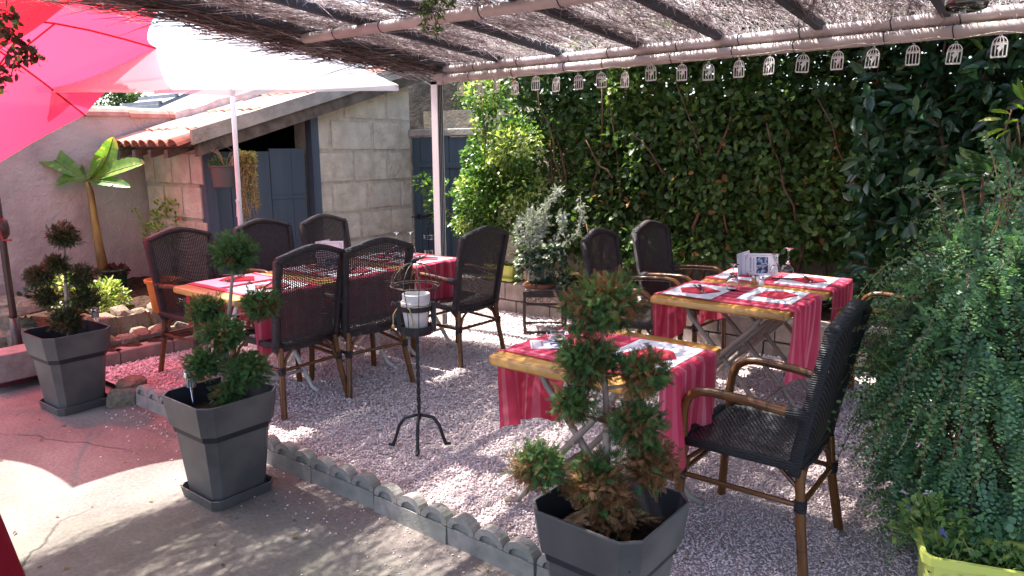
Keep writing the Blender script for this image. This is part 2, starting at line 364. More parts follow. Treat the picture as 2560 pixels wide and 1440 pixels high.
def gravel_mat():
    m, nt, b, out = new_mat('gravel'); a = nt.nodes.new('ShaderNodeAttribute'); a.attribute_name = 'tone'
    col = ramp(nt, a.outputs['Fac'], [(0, (.42, .34, .335)), (.25, (.60, .485, .485)), (.6, (.74, .61, .61)), (1, (.84, .735, .735))])  # pink light cast put into the pale stone tones
    nt.links.new(col, b.inputs['Base Color']); b.inputs['Roughness'].default_value = .9; b.inputs['Specular IOR Level'].default_value = .15; return m
M['gravel'] = gravel_mat()
M['gravel_bed'] = mat('gravel bed', (.66, .565, .555), (.52, .44, .43), scale=70, detail=4, rough=.95, spec=.1, bs=85, bst=1.0, bd=.02)  # bed colour carries the same painted pink cast

# ------------------------------------------------------------------ ground
def sheet(name, poly, z, m, kind='structure'):
    o = MB().add([(x, y, z) for x, y in poly], [tuple(range(len(poly)))]).build(name, m); o['kind'] = kind; return o
sheet('ground', [(-120, -120), (120, -120), (120, 120), (-120, 120)], -.012, M['soil'])
sheet('patio', [(-14, -8), (6, -8), (6, 2.03), (-5.36, 2.03), (-5.36, 2.10), (-14, 2.10)], 0, M['concrete'])
GZ = .06
sheet('gravel', [(-5.40, 2.015), (4, 2.015), (4, 5.36), (-4.9, 5.36), (-4.9, 6.05), (-6.25, 6.05), (-6.25, 3.5), (-5.40, 3.5)], GZ - .012, M['gravel_bed'])
def make_gravel():
    n = 130000
    # more stones where they show larger
    x = RNG.uniform(-5.4, .6, n * 3); y = RNG.uniform(2.035, 5.34, n * 3)
    d = np.hypot(x, y); keep = RNG.random(n * 3) < np.clip(3.0 / d, .25, 1) ** 1.2; x, y = x[keep][:n], y[keep][:n]; k_ = 420; x = np.concatenate([x, RNG.uniform(-4.6, -.3, k_)]); y = np.concatenate([y, 1.965 - np.abs(RNG.normal(0, .16, k_))]); n = len(x)
    s = RNG.uniform(.0045, .0085, n) * np.clip(np.hypot(x, y) / 3.4, .9, 1.7)
    z = GZ - .010 + RNG.uniform(0, .0105, n) + .016 * (value_noise(np.stack([x, y, x * 0], 1), 2.3) - .5) + .010 * (value_noise(np.stack([x, y, x * 0], 1), 7.0) - .5)
    z = np.where(y < 1.97, .003, z); s = np.where(y < 1.97, s * .8, s)
    tv = np.array([(1, 0, 0), (0, 1, 0), (-1, 0, 0), (0, -1, 0), (0, 0, 1), (0, 0, -1)], float)
    tf = np.array([(0, 1, 4), (1, 2, 4), (2, 3, 4), (3, 0, 4), (1, 0, 5), (2, 1, 5), (3, 2, 5), (0, 3, 5)])[:, :]
    jit = 1 + RNG.uniform(-.35, .35, (n, 6, 1)); sc = np.stack([RNG.uniform(.8, 1.4, n), RNG.uniform(.7, 1.1, n), RNG.uniform(.42, .72, n)], 1)
    a = RNG.uniform(0, 2 * PI, n); t = RNG.uniform(-.5, .5, n); V = tv[None] * jit * sc[:, None, :] * s[:, None, None]
    zx = V[:, :, 0] * np.sin(t)[:, None]; V[:, :, 2] = V[:, :, 2] * np.cos(t)[:, None] + zx; V[:, :, 0] *= np.cos(t)[:, None]
    X = V[:, :, 0] * np.cos(a)[:, None] - V[:, :, 1] * np.sin(a)[:, None]; Y = V[:, :, 0] * np.sin(a)[:, None] + V[:, :, 1] * np.cos(a)[:, None]
    V[:, :, 0] = X + x[:, None]; V[:, :, 1] = Y + y[:, None]; V[:, :, 2] += z[:, None]
    tf = tf[:4 + 4]; F = (tf[None] + (np.arange(n) * 6)[:, None, None]).reshape(-1, 3)
    me = np_mesh('gravel_stones', V.reshape(-1, 3), F, M['gravel'], np.repeat(np.clip(RNG.normal(.5, .24, n) + .5 * (value_noise(np.stack([x, y, x * 0], 1), 1.4, 12) - .5), 0, 1), len(tf)))
    o = place('loose_gravel', me); setp(o, 'pale limestone gravel with painted-in pink light, covering the dining area', 'gravel', kind='stuff')
make_gravel()

def litter():
    n = 260; x = RNG.uniform(-5.2, .3, n); y = RNG.uniform(.4, 5.2, n); z = np.where(y < 1.97, .005, GZ + .008)
    P = np.stack([x, y, z], 1); D = rdir(n); D[:, 2] *= .15; N = rdir(n) * .35 + np.array([0, 0, 1]); m = leafmat('dry leaf', [(0, (.07, .04, .02)), (.6, (.17, .10, .04)), (1, (.30, .24, .07))], .7, .2, .2, 1.0)
    o = place('leaf_litter', leaf_mesh('leaf_litter', P, D, N, RNG.uniform(.012, .035, n), RNG.uniform(.008, .018, n), LEAF, m, RNG.random(n))); setp(o, 'small dry leaves scattered over patio and gravel', 'leaf litter', kind='stuff')
litter()
# scalloped edging
def edging_piece():
    b = MB(); p = .15
    prof = [(0, 0)]
    for k in range(3):
        c = (k + .5) * p
        for i in range(11): a = PI - PI * i / 10; prof.append((c + .0735 * math.cos(a), .098 + .064 * math.sin(a)))
    prof.append((3 * p - .003, 0)); prof[0] = (.003, 0)
    b.prism(prof, .014, .052, lambda q, z, t: (q, t, z))                       # body behind
    b.box((1.5 * p, .009, .046), (3 * p - .006, .018, .092))                   # front band
    for k in range(3):                                                         # proud arch rings, lunette left recessed
        c = (k + .5) * p; o_ = [(c + .0735 * math.cos(PI * i / 10), .098 + .064 * math.sin(PI * i / 10)) for i in range(11)]
        i_ = [(c + .047 * math.cos(PI * i / 10), .095 + .038 * math.sin(PI * i / 10)) for i in range(10, -1, -1)]
        b.prism(o_ + i_, .0, .015, lambda q, z, t: (q, t, z))
    return b.mesh('edging_stone', M['edging'])
EDG = edging_piece(); k = 0; u0 = -4.60
while u0 < -.4:
    o = place('edging_stone', EDG, None, (u0 + RNG.uniform(-.003, .003), 1.972 + RNG.uniform(-.006, .006), -.006), (RNG.uniform(-.07, .04), RNG.uniform(-.012, .012), RNG.uniform(-.02, .02)), (1, 1, .90))
    setp(o, 'grey scalloped concrete edging piece bordering the gravel', 'edging', 'scalloped edging pieces along the gravel'); u0 += .452
def rock_mesh(name, m, rough=.25, n=2, seed=0):
    import bmesh
    bm = bmesh.new(); bmesh.ops.create_icosphere(bm, subdivisions=n, radius=.5)
    r = np.random.default_rng(seed); off = r.uniform(0, 50, 3)
    for v in bm.verts:
        c = np.array(v.co); q = np.sign(c) * np.abs(c / .5) ** .55 * .5
        h = value_noise((c * 2.2 + off)[None], 1.0)[0] - .5; v.co = Vector(q * (1 + rough * 1.6 * h))
    me = bpy.data.meshes.new(name); bm.to_mesh(me); bm.free(); me.materials.append(m); return me
ROCKS = [rock_mesh('rock', M['rock'], .35, 2, s) for s in range(5)]
def rock(p, d, rz, i, label, group=None):
    o = place('rock', ROCKS[i % 5], None, p, (0, 0, rz), d); return setp(o, label, 'rock', group)
rock((-4.76, 2.03, .05), (.16, .20, .17), .4, 0, 'squarish rough stone beside the last edging piece')
rock((-4.68, 1.93, .035), (.19, .13, .15), 1.1, 1, 'pale flat topped stone leaning on the last edging piece')

# kerb blocks and stone rows that terrace the planting bed
for i in range(4):
    b = MB().box((0, 0, 0), (.13, .392, .15), ch=.008)
    o = b.build('kerb_stone', M['kerb'], None, (-5.475 + RNG.uniform(-.006, .006), 2.05 + .40 * i, .075), (0, 0, RNG.uniform(-.015, .015)))
    setp(o, 'long pinkish concrete kerb block along the gravel below the planting bed', 'kerb', 'kerb blocks below the bed')
def stone_row(name, x, y0, y1, z0, h, w, label, seed):
    t = empty(name, (x, y0, z0), 0, label, 'stone wall'); y = 0; k = 0
    b = MB().box((0, (y1 - y0) / 2, h * .42), (w * .8, y1 - y0, h * .84)); b.build('core', M['rock'], t)
    while y < y1 - y0:
        l = .10 + .09 * ((k * 37 + seed * 11) % 10) / 10
        place('stone', ROCKS[(k + seed) % 5], t, (.02 * ((k % 3) - 1), y + l / 2, h * .52), ((k * 1.7) % .4 - .2, 0, (k * .9) % .5 - .25), (w * 1.15, l * 1.08, h * 1.06)); y += l; k += 1
stone_row('stone_row', -5.66, 2.05, 3.45, .02, .20, .16, 'lower row of rough ochre stones edging the planting bed', 1)
stone_row('stone_row', -5.90, 2.02, 3.45, .12, .23, .16, 'upper row of rough ochre stones edging the planting bed', 4)
b = MB(); b.grid(26, 20, lambda s, t: (-7.42 + 1.50 * s, 1.95 + 1.56 * t, .31 + .04 * math.sin(9 * s + 3 * t) * math.sin(7 * t + 2) + .03 * random.random() - .06 * max(0, s - .85) * 6)); o = b.build('planting_bed', M['soil'], smooth=True); o['kind'] = 'structure'
b = MB(); b.grid(6, 20, lambda s, t: (-5.80 + .36 * s, 2.03 + 1.44 * t, .155 + .03 * random.random() - .02 * s)); o = b.build('bed_step', M['soil'], smooth=True); o['kind'] = 'structure'
for i, (px, py, z, d) in enumerate([(45, 800, .22, (.38, .30, .28)), (95, 775, .30, (.36, .28, .26)), (70, 845, .10, (.34, .26, .24)), (115, 830, .14, (.26, .22, .22)), (10, 850, .08, (.36, .30, .24)), (20, 770, .30, (.42, .30, .22)), (135, 800, .22, (.24, .2, .2))]):
    p = at(px, py, z); rock((p[0], p[1], z - .02), d, i * 1.3, i, 'rough stone heaped at the end of the planting bed behind the red parasol', 'rocks heaped at the end of the bed')

# ------------------------------------------------------------------ garden wall (plastered) with tile coping
WX = -7.40
t = empty('garden_wall', (WX, 0, 0), 0, 'purplish grey plastered garden wall behind the banana plant', 'wall')
b = MB(); H0 = 1.93
b.prism([(-2.6, -.05), (3.9, -.05), (3.9, H0 + .02), (-2.6, H0 - .02)], -.26, 0, lambda y, z, q: (q, y, z)); b.build('wall_face', M['plaster'], t)
cop = MB()
for sgn in (0,):
    ring = lambda x0, r: [(-.13 + r * math.cos(PI * i / 8), x0, r * .62 * math.sin(PI * i / 8)) for i in range(9)] + [(-.13 + (r - .018) * math.cos(PI * i / 8), x0, (r - .018) * .62 * math.sin(PI * i / 8)) for i in range(8, -1, -1)]
    cop.rings([ring(0, .165), ring(.44, .150)])
copm = cop.mesh('coping_tile', M['tile']); y = -2.6
while y < 3.95: place('coping_tile', copm, t, (0, y, H0 - .012 + RNG.uniform(-.006, .006)), (RNG.uniform(.005, .03), 0, RNG.uniform(-.02, .02))); y += .40

# ------------------------------------------------------------------ tool shed
SX, SY0, SY1 = -6.27, 3.49, 6.10         # front wall plane, low end, high end
def roofz(y): return 1.66 + (y - 3.30) * (2.46 - 1.66) / (6.0 - 3.30)
shed = empty('garden_shed', (0, 0, 0), 0, 'stone block garden shed with tiled lean-to roof and blue-grey plank door', 'shed')
DY0, DY1 = 3.56, 4.70                    # door opening
w = MB(); w.prism([(DY1, -.02), (SY1, -.02), (SY1, roofz(SY1) - .06), (DY1, roofz(DY1) - .06)], SX - .30, SX - .012, lambda y, z, q: (q, y, z))
w.box(((WX - 6.38) / 2, SY0 + .045, .86), (abs(-6.38 - WX) - .03, .06, 1.70)); w.build('wall_core', M['mortar'], shed)
bk = MB(); bk.prism([(3.55, 0), (5.2, 0), (5.2, roofz(5.2) - .08), (3.55, roofz(3.55) - .08)], SX - .94, SX - .90, lambda y, z, q: (q, y, z)); bk.prism([(4.80, 0), (4.84, 0), (4.84, roofz(4.8) - .08), (4.80, roofz(4.8) - .08)], SX - .94, SX - .29, lambda y, z, q: (q, y, z)); bk.build('interior_shade', M['dark'], shed)  # near-black panels paint the shade inside the shed
def clip_poly(poly, f):
    out = []
    for i in range(len(poly)):
        a, c = poly[i], poly[(i + 1) % len(poly)]; fa, fc = f(a), f(c)
        if fa >= 0: out.append(a)
        if (fa >= 0) != (fc >= 0): q = fa / (fa - fc); out.append((a[0] + (c[0] - a[0]) * q, a[1] + (c[1] - a[1]) * q))
    return out
r_ = np.random.default_rng(3)
zs = [0, .30, .62, .93, 1.25, 1.58, 1.92, 2.27, 2.6]
for j in range(len(zs) - 1):
    y = DY1 + (0 if j % 2 else -.0); first = True
    while y < SY1 - .05:
        l = r_.uniform(.40, .62) if not (first and j % 2) else .22; first = False; y2 = min(y + l, SY1)
        if SY1 - y2 < .16: y2 = SY1
        g = .016 + r_.uniform(0, .012); q = [(y + g, zs[j] + g), ((y + y2) / 2, zs[j] + g + r_.uniform(-.006, .006)), (y2 - g, zs[j] + g), (y2 - g + r_.uniform(-.01, .008), (zs[j] + zs[j + 1]) / 2), (y2 - g, zs[j + 1] - g), ((y + y2) / 2, zs[j + 1] - g + r_.uniform(-.008, .006)), (y + g, zs[j + 1] - g), (y + g + r_.uniform(-.006, .01), (zs[j] + zs[j + 1]) / 2)]
        q = clip_poly(q, lambda p: roofz(p[0]) - .07 - p[1])
        if len(q) >= 3:
            pr = r_.uniform(.010, .024); MB().prism(q, SX - .10, SX - .012 + pr, lambda yy, zz, t_: (t_, yy, zz)).build('stone_block', M['mortar_white'] if (zs[j + 1] - zs[j]) < .2 else M['block'], shed)
        y = y2
for j, (z0, z1) in enumerate([(.30, .62), (.63, .95), (.96, 1.27), (1.28, 1.58)]):
    x = WX + .06 - (.16 if j % 2 else 0)
    while x < SX - .03:
        x2 = min(x + .34, SX + .004); xa = max(x, WX + .03)
        if x2 - xa > .07: MB().box(((xa + x2) / 2, SY0 + .05, (z0 + z1) / 2), (x2 - xa - .022, .12 + r_.uniform(.0, .012), z1 - z0 - .02), ch=.008).build('stone_block', M['block'], shed)
        x += .34
# door: frame, planks, hinges
fr = MB(); fr.box((SX - .03, DY1 + .02, 1.0), (.10, .09, 2.0)); fr.build('door_frame', M['bluewood'], shed)
fr = MB(); fr.box((SX - .03, DY0 - .02, .80), (.10, .10, 1.62)); fr.build('door_frame', M['bluewood'], shed)
dr = empty('door', (0, 0, 0)); dr.parent = shed; yy = DY0 + .04
for k, wd in enumerate((.17, .20, .235, .25, .165)):
    MB().box((SX - .055 + .004 * (k % 2), yy + wd / 2, .80 + (.012 if k > 2 else 0)), (.028, wd - .006, 1.57 + (.03 if k > 2 else 0)), ch=.003).build('plank', M['bluewood'], dr); yy += wd
for z in (.35, 1.13): MB().box((SX - .034, 4.40, z), (.010, .40, .035), ch=.002).build('hinge', M['bluewood'], dr)
# roof: verge board, fascia, rafters and tiles
rf = empty('roof', (0, 0, 0)); rf.parent = shed
def slope_box(b_, x0, x1, y0, y1, zo, h):
    b_.prism([(y0, roofz(y0) + zo), (y1, roofz(y1) + zo), (y1, roofz(y1) + zo + h), (y0, roofz(y0) + zo + h)], x0, x1, lambda y, z, q: (q, y, z))
b = MB(); slope_box(b, -7.40, -6.10, 3.28, 6.22, -.03, .03); b.build('roof_deck', M['oldwood'], rf)
b = MB(); slope_box(b, -6.10, -6.06, 3.30, 6.22, -.015, .125)
o = b.build('verge_band', M['verge'], rf)
b = MB(); slope_box(b, -6.155, -6.095, 3.36, 6.22, -.135, .115); b.build('verge_board', M['oldwood'], rf)
for x in (-7.25, -6.95, -6.65, -6.35): b = MB(); slope_box(b, x - .03, x + .03, 3.20, 3.9, -.10, .07); b.build('rafter', M['oldwood'], rf)
tb = MB()
def tring(x0, r): return [(r * math.cos(PI * i / 7), x0, r * .8 * math.sin(PI * i / 7)) for i in range(8)] + [((r - .013) * math.cos(PI * i / 7), x0, (r - .013) * .8 * math.sin(PI * i / 7)) for i in range(7, -1, -1)]
tb.rings([tring(-.02, .082), tring(.42, .066)]); tile_me = tb.mesh('roof_tile', M['tile'])
ang = math.atan((2.46 - 1.66) / 2.7)
for c in range(8):
    for rr in range(9):
        y = 3.19 + rr * .335; x = -7.33 + c * .165
        place('roof_tile', tile_me, rf, (x + RNG.uniform(-.008, .008), y + RNG.uniform(-.015, .015), roofz(y) + .012 + .012 * (rr % 2)), (ang + .03, 0, RNG.uniform(-.03, .03)))
b = MB()
for k in range(14):
    ya, yb = 3.85 + k * .17, 3.85 + (k + 1) * .17
    b.prism([(ya, roofz(ya) + .02), (yb, roofz(yb) + .02), (yb, roofz(yb) + .16 + RNG.uniform(-.02, .02)), (ya, roofz(ya) + .16 + RNG.uniform(-.02, .02))], -7.55, -7.36, lambda y, z, q: (q, y, z))
b.build('mortar_flashing', M['mortar_white'], rf)

# ------------------------------------------------------------------ blue gate beside the shed, rough wall behind it
GY = 6.10
t = empty('garden_gate', (0, GY, 0), 0, 'blue-green plank gate with iron bolt between shed and hedge', 'gate')
x = -6.24
for k, wd in enumerate((.13, .24, .22, .23, .22)):
    MB().box((x + wd / 2, .004 * (k % 2), .90 + .006 * (k % 3)), (wd - .006, .03, 1.66), ch=.003).build('plank', M['bluewood_grey'], t); x += wd
for z in (1.42, .30): MB().box((-5.70, -.022, z), (.86, .014, .06), ch=.003).build('cross_rail', M['bluewood_grey'], t)
MB().tube([(-6.26, -.035, .80), (-5.86, -.035, .84)], .009, 8).build('bolt', M['iron'], t)
for xx in (-6.15, -5.97): MB().box((xx, -.028, .815 + (xx + 6.15) * .1), (.03, .03, .05)).build('bolt_bracket', M['iron'], t)
MB().box((-5.72, .03, 1.785), (1.20, .16, .08), ch=.01).build('lintel', M['verge'], t)
st = empty('back_wall', (0, 0, 0), 0, 'rubble stone wall hidden behind the gate and hedge', 'wall')
MB().box((-1.6, 6.60, 1.02), (9.6, .30, 2.06)).build('wall_face', M['rock'], st)
MB().box((-6.5, 7.05, 1.60), (2.6, .30, 3.3)).build('wall_face', M['rock_shaded'], st)
for i in range(46):
    x, z = -4.9 + 1.9 * RNG.random() if i < 26 else -5.4 + 7 * RNG.random(), .35 + 1.6 * RNG.random()
    place('stone', ROCKS[i % 5], st, (x, 6.44, z), (0, RNG.uniform(-.2, .2), 0), (RNG.uniform(.25, .45), .10, RNG.uniform(.16, .26)))

# ------------------------------------------------------------------ low block wall in front of the hedge
lw = empty('low_wall', (0, 5.34, 0), 0, 'low wall of large pale stone blocks below the hedge', 'wall')
MB().box((-1.7, .16, .13), (6.4, .22, .30)).build('core', M['mortar'], lw)
for row, (z0, z1) in enumerate(((0, .165), (.168, .335))):
    x = -4.95 - .15 * row
    while x < 1.4:
        l = r_.uniform(.30, .46); MB().box((x + l / 2, .10, (z0 + z1) / 2), (l - .012, .20 + r_.uniform(0, .014), z1 - z0 - .008), ch=.007).build('stone_block', M['kerb'], lw); x += l
o = MB().box((-1.7, 6.0, .15), (6.4, .9, .30)).build('hedge_bed', M['soil']); o['kind'] = 'structure'

# ------------------------------------------------------------------ neighbour's roof and tree beyond the wall
nb = empty('neighbour_house', (-10, 6, 0), 0, 'neighbouring house with grey ribbed roof beyond the garden wall', 'house')
MB().box((-.225, .1, 1.03), (.9, 2.2, 2.06)).build('wall', M['mortar_white'], nb)
b = MB(); b.prism([(-1.15, 2.145), (1.3, 3.20), (1.3, 3.25), (-1.15, 2.195)], -.75, .3, lambda y, z, q: (q, y, z)); nr = b.build('roof', M['slate'], nb)
for k in range(11): b = MB(); y = -1.12 + k * .235; z = 2.222 + (y + 1.12) * .431; b.box((-.225, y, z), (1.05, .05, .045)); b.build('roof_batten', M['slate'], nr)
# ------------------------------------------------------------------ pergola with heather roof
PZ = 2.15
perg = empty('pergola', (-4.34, 4.54, 0), 0, 'pergola of white post, pipe beams and grey rafters under heather thatch', 'pergola')
PO = np.array([-4.34, 4.54, 0.0])
def pl(x, y, z): return (x - PO[0], y - PO[1], z)
b = MB(); b.box((0, 0, 1.08), (.070, .070, 2.16), ch=.005)
post = b.build('post', M['alu'], perg)
for dx in (-.021, -.002, .018): MB().box((.0370, dx, 1.10), (.006, .010, 2.05)).build('groove', M['rafter'], post)
MB().box((0, 0, .03), (.15, .15, .02), ch=.004).build('foot_plate', M['alu'], post)
MB().box((.03, -.01, 2.17), (.13, .05, .09), ch=.004).build('bracket', M['galv'], perg)
b = MB(); b.box((5.6, 0, 1.08), (.085, .085, 2.16), ch=.006); b.build('post', M['alu'], perg)
def pipe(name, a, c, r, rings=True):
    o = MB().tube([pl(*a), pl(*c)], r, 14).build(name, M['galv'], perg, smooth=True, auto=50)
    if rings:
        L = c[0] - a[0]; k = .33
        while k < L - .1:
            q = MB(); x = a[0] + k; z = a[2] + (c[2] - a[2]) * k / L; y = a[1] + (c[1] - a[1]) * k / L
            q.tube([pl(x + .004 * math.sin(i), y + (r + .0025) * math.cos(i * PI / 6), z + (r + .0025) * math.sin(i * PI / 6)) for i in range(12)], .0028, 5, closed=True); q.build('wire_tie', M['wire'], o); k += .42 + .1 * math.sin(k * 9)
    return o
pipe('pipe_beam', (-4.29, 4.54, 2.170), (1.6, 4.54, 2.204), .034)
pipe('pipe_beam', (-4.27, 4.575, 2.246), (1.6, 4.575, 2.282), .034)
pipe('pipe_beam', (-4.28, 3.19, 2.345), (1.6, 3.27, 2.345), .033)
pipe('pipe_beam', (-4.25, .80, 2.53), (1.6, .80, 2.53), .033, False)
def rz_(y): return 2.305 + (4.54 - y) * .075
for x in (-4.28, -3.70, -3.12, -2.48, -1.90, -1.29, -.65, 0.0, .6, 1.2):
    b = MB(); n = 2
    b.prism([(-.35 + 5.0, 0), (-6.0 + 4.4, 0)], 0, 0, lambda *a: (0, 0, 0)) if False else None
    ya, yb = -.9, 4.62
    b.add([pl(x + sx * .021, y, rz_(y) - .035 + sz * .05) for y in (ya, yb) for (sx, sz) in ((-1, 0), (1, 0), (1, 1), (-1, 1))], [(3, 2, 1, 0), (4, 5, 6, 7), (0, 1, 5, 4), (1, 2, 6, 5), (2, 3, 7, 6), (3, 0, 4, 7)])
    b.build('rafter', M['rafter'], perg)
def thatchmat():
    m, nt, bs_, out = new_mat('heather thatch'); a = nt.nodes.new('ShaderNodeAttribute'); a.attribute_name = 'tone'
    col = ramp(nt, a.outputs['Fac'], [(0, (.065, .047, .045)), (.35, (.23, .18, .175)), (.7, (.47, .41, .41)), (1, (.70, .64, .65))])
    nt.links.new(col, bs_.inputs['Base Color']); bs_.inputs['Roughness'].default_value = .9; bs_.inputs['Specular IOR Level'].default_value = .15
    add_translucent(nt, bs_, out, col, .38); return m
M['thatch'] = thatchmat()
def make_thatch():
    nt_ = 12000; per = 7
    x = RNG.uniform(-4.42, 1.5, nt_); y = RNG.uniform(-.9, 4.60, nt_)
    den = value_noise(np.stack([x * 1.5, y * .55, x * 0], 1), 2.2, 1) * .6 + value_noise(np.stack([x * 3.2, y * 1.0, x * 0], 1), 3.0, 2) * .4
    keep = RNG.random(nt_) < np.clip((den - .30) * 4.5, .10, 1); x, y = x[keep], y[keep]; n = len(x)
    den = den[keep]
    px = np.repeat(x, per) + RNG.normal(0, .022, n * per); py = np.repeat(y, per) + RNG.normal(0, .10, n * per)
    sag = .03 * np.sin(PI * ((px + 4.28) % .56) / .56)
    pz = 2.30 + (4.54 - py) * .075 + .035 - sag + np.abs(RNG.normal(0, .022, n * per)) - .008
    L = RNG.uniform(.16, .40, n * per); w = RNG.uniform(.0016, .0036, n * per)
    ang_ = np.repeat(RNG.normal(0, .22, n), per) + RNG.normal(0, .16, n * per); dz = RNG.normal(-.04, .10, n * per)
    D = np.stack([np.sin(ang_), np.cos(ang_), dz], 1) * np.where(RNG.random(n * per) < .5, 1, -1)[:, None]
    tone = np.clip(np.repeat(RNG.normal(.50, .18, n), per) + RNG.normal(0, .18, n * per), 0, 1)
    # loose wisps hanging under the mat, toned pale for leaking light
    m = 26000; wx = RNG.uniform(-4.35, 1.5, m); wy = RNG.uniform(-.2, 4.62, m); wz = 2.30 + (4.54 - wy) * .075 + .02
    WD = np.stack([RNG.normal(0, .5, m), RNG.normal(.35, .7, m), -RNG.uniform(.15, .9, m)], 1)
    # bundled left edge and the fringe over the pipe
    e = 9000; ey = RNG.uniform(-.9, 4.62, e); ex = -4.40 + RNG.normal(0, .05, e); ez = 2.27 + (4.54 - ey) * .075 + RNG.normal(0, .042, e) - .025 * np.sin(ey * 2.3)
    ED = np.stack([RNG.normal(0, .20, e), np.where(RNG.random(e) < .5, 1, -1) * 1.0, RNG.normal(-.05, .14, e)], 1)
    g = 3200; gx = RNG.uniform(-4.4, 1.5, g); gy = np.full(g, 4.60) + RNG.normal(0, .02, g); gz = 2.30 + RNG.normal(0, .02, g)
    GD = np.stack([RNG.normal(0, .4, g), RNG.uniform(-.6, .3, g), -RNG.uniform(.1, .9, g)], 1)
    P = np.concatenate([np.stack([px, py, pz], 1), np.stack([wx, wy, wz], 1), np.stack([ex, ey, ez], 1), np.stack([gx, gy, gz], 1)])
    D = np.concatenate([D, WD, ED, GD]); N = rdir(len(P)); N[:n * per, 2] += 1.2
    L = np.concatenate([L, RNG.uniform(.025, .075, m), RNG.uniform(.15, .42, e), RNG.uniform(.03, .10, g)])
    w = np.concatenate([w, RNG.uniform(.0010, .0020, m), RNG.uniform(.0016, .0034, e), RNG.uniform(.0010, .0022, g)])
    tone = np.concatenate([tone, RNG.uniform(.55, 1, m), np.clip(RNG.normal(.34, .22, e), 0, 1), RNG.uniform(.3, .9, g)])
    tpl = (np.array([(0, -1, 0), (.5, -1, .03), (1, -.3, 0), (1, .3, 0), (.5, 1, .03), (0, 1, 0)]), np.array([(0, 1, 4, 5), (1, 2, 3, 4)]))
    me = leaf_mesh('thatch', P - PO, D, N, L, w, tpl, M['thatch'], tone)
    o = place('thatch', me, perg); o['kind'] = 'stuff'
make_thatch()

# ------------------------------------------------------------------ parasols
def canopy_patch(b_, apex, tips, valley=.10, bulge=.05, nr=8, ns=8, edge=None):
    """cloth between each pair of ribs; ribs bow, hem is cut in"""
    apex = np.array(apex, float); n = len(tips); cen = sum(np.array(t_) for t_ in tips) / n; ax = nrm(apex - cen)
    for i in range(n):
        A, B = np.array(tips[i], float), np.array(tips[(i + 1) % n], float)
        def fn(s, t_):
            ra = apex + (A - apex) * t_ + ax * bulge * math.sin(PI * t_) ; rb = apex + (B - apex) * t_ + ax * bulge * math.sin(PI * t_)
            p = ra * (1 - s) + rb * s; sc = 4 * s * (1 - s)
            return p + (apex + (cen - apex) * 1.0 - p) * sc * valley * t_ * t_ - ax * .02 * sc * t_
        b_.grid(ns, nr, lambda s, t_: fn(s, t_))
def rib_pts(apex, tip, ax, bulge, k=7, off=.012): return [np.array(apex) + (np.array(tip) - np.array(apex)) * t_ + ax * (bulge * math.sin(PI * t_) - off) for t_ in np.linspace(.02, 1.0, k)]
# red parasol, tilted towards the sun
hub = np.array([-5.95, 1.63, 2.46]); axr = nrm((-.40, -.43, .81)); e1 = nrm(np.cross(axr, (0, 0, 1))); e2 = np.cross(axr, e1)
tipsr = [hub + 1.36 * .88 * (math.cos(a) * e1 + math.sin(a) * e2) - axr * 1.36 * .475 for a in [.848 + PI + i * PI / 4 for i in range(8)]]
RF = np.array([-6.03, 1.80, 0.0])
t = empty('red_parasol', RF, 0, 'large tilted red parasol with dark crank pole', 'parasol')
b = MB(); canopy_patch(b, hub - RF, [q - RF for q in tipsr], .12, .10, 10, 10); can = b.build('canopy', M['redfabric'], t, smooth=True)
runner = hub - axr * .42
for q in tipsr:
    rp = rib_pts(hub - RF, q - RF, axr, .10); r1 = MB().tube(rp, .0075, 6).build('rib', M['redplastic'], t)
    MB().tube([runner - RF, rp[3]], .006, 6).build('strut', M['redplastic'], r1)
jt = RF + np.array([-.03, 0, 1.98])
MB().tube([(0, 0, .05), (-.012, 0, 1.0), tuple(jt - RF)], .024, 12).build('pole', M['darkpole'], t, smooth=True)
MB().tube([tuple(jt - RF), tuple(hub - RF - axr * .02)], .022, 12).build('upper_pole', M['darkpole'], t, smooth=True)
MB().lathe([(.05, 0), (.05, .04), (.0, .05)], 12).build('hub', M['redplastic'], t, loc=tuple(runner - RF))
MB().tube([(0, 0, .04), (0, 0, .40)], .033, 12).build('sleeve', M['darkpole'], t, smooth=True)
MB().lathe([(.028, .0), (.047, .03), (.050, .08), (.042, .13), (.028, .15)], 14, (-.005, 0, .98)).build('crank_housing', M['darkpole'], t, smooth=True)
d = -AWY * .05; MB().tube([tuple(np.array((-.005, 0, 1.06)) + d * .8), tuple(np.array((-.005, 0, 1.06)) + d * 1.4 + RGT * .03), tuple(np.array((-.005, 0, .98)) + d * 1.4 + RGT * .05), tuple(np.array((-.005, 0, .98)) + d * 1.4 + RGT * .11)], .008, 6).build('crank_handle', M['redplastic'], t)
b = MB()
def rsq(h, k, z): return [(h * (1 if i in (0, 1, 7) else (0 if i in (2, 6) else -1)) if False else 0, 0, z) for i in range(8)]
def round_sq(h, r, z, n=5):
    out = []
    for (cx, cy, a0) in ((h - r, h - r, 0), (-h + r, h - r, PI / 2), (-h + r, -h + r, PI), (h - r, -h + r, 1.5 * PI)):
        for i in range(n): a = a0 + PI / 2 * i / (n - 1); out.append((cx + r * math.cos(a), cy + r * math.sin(a), z))
    return out
b.rings([round_sq(.33, .08, 0), round_sq(.335, .08, .03), round_sq(.315, .07, .055), round_sq(.08, .05, .075)]); b.build('base_plate', M['redbase'], t, rot=(0, 0, .05), smooth=True, auto=40)
bl = at(165, 975, .06); o = MB().box((0, 0, .105), (.22, .42, .19), ch=.006).build('concrete_block', M['cinder'], None, (-5.64, 1.70, .062), (0, 0, .03)); setp(o, 'concrete block weighing down the red parasol base', 'concrete block')
o.rotation_euler.z = .02

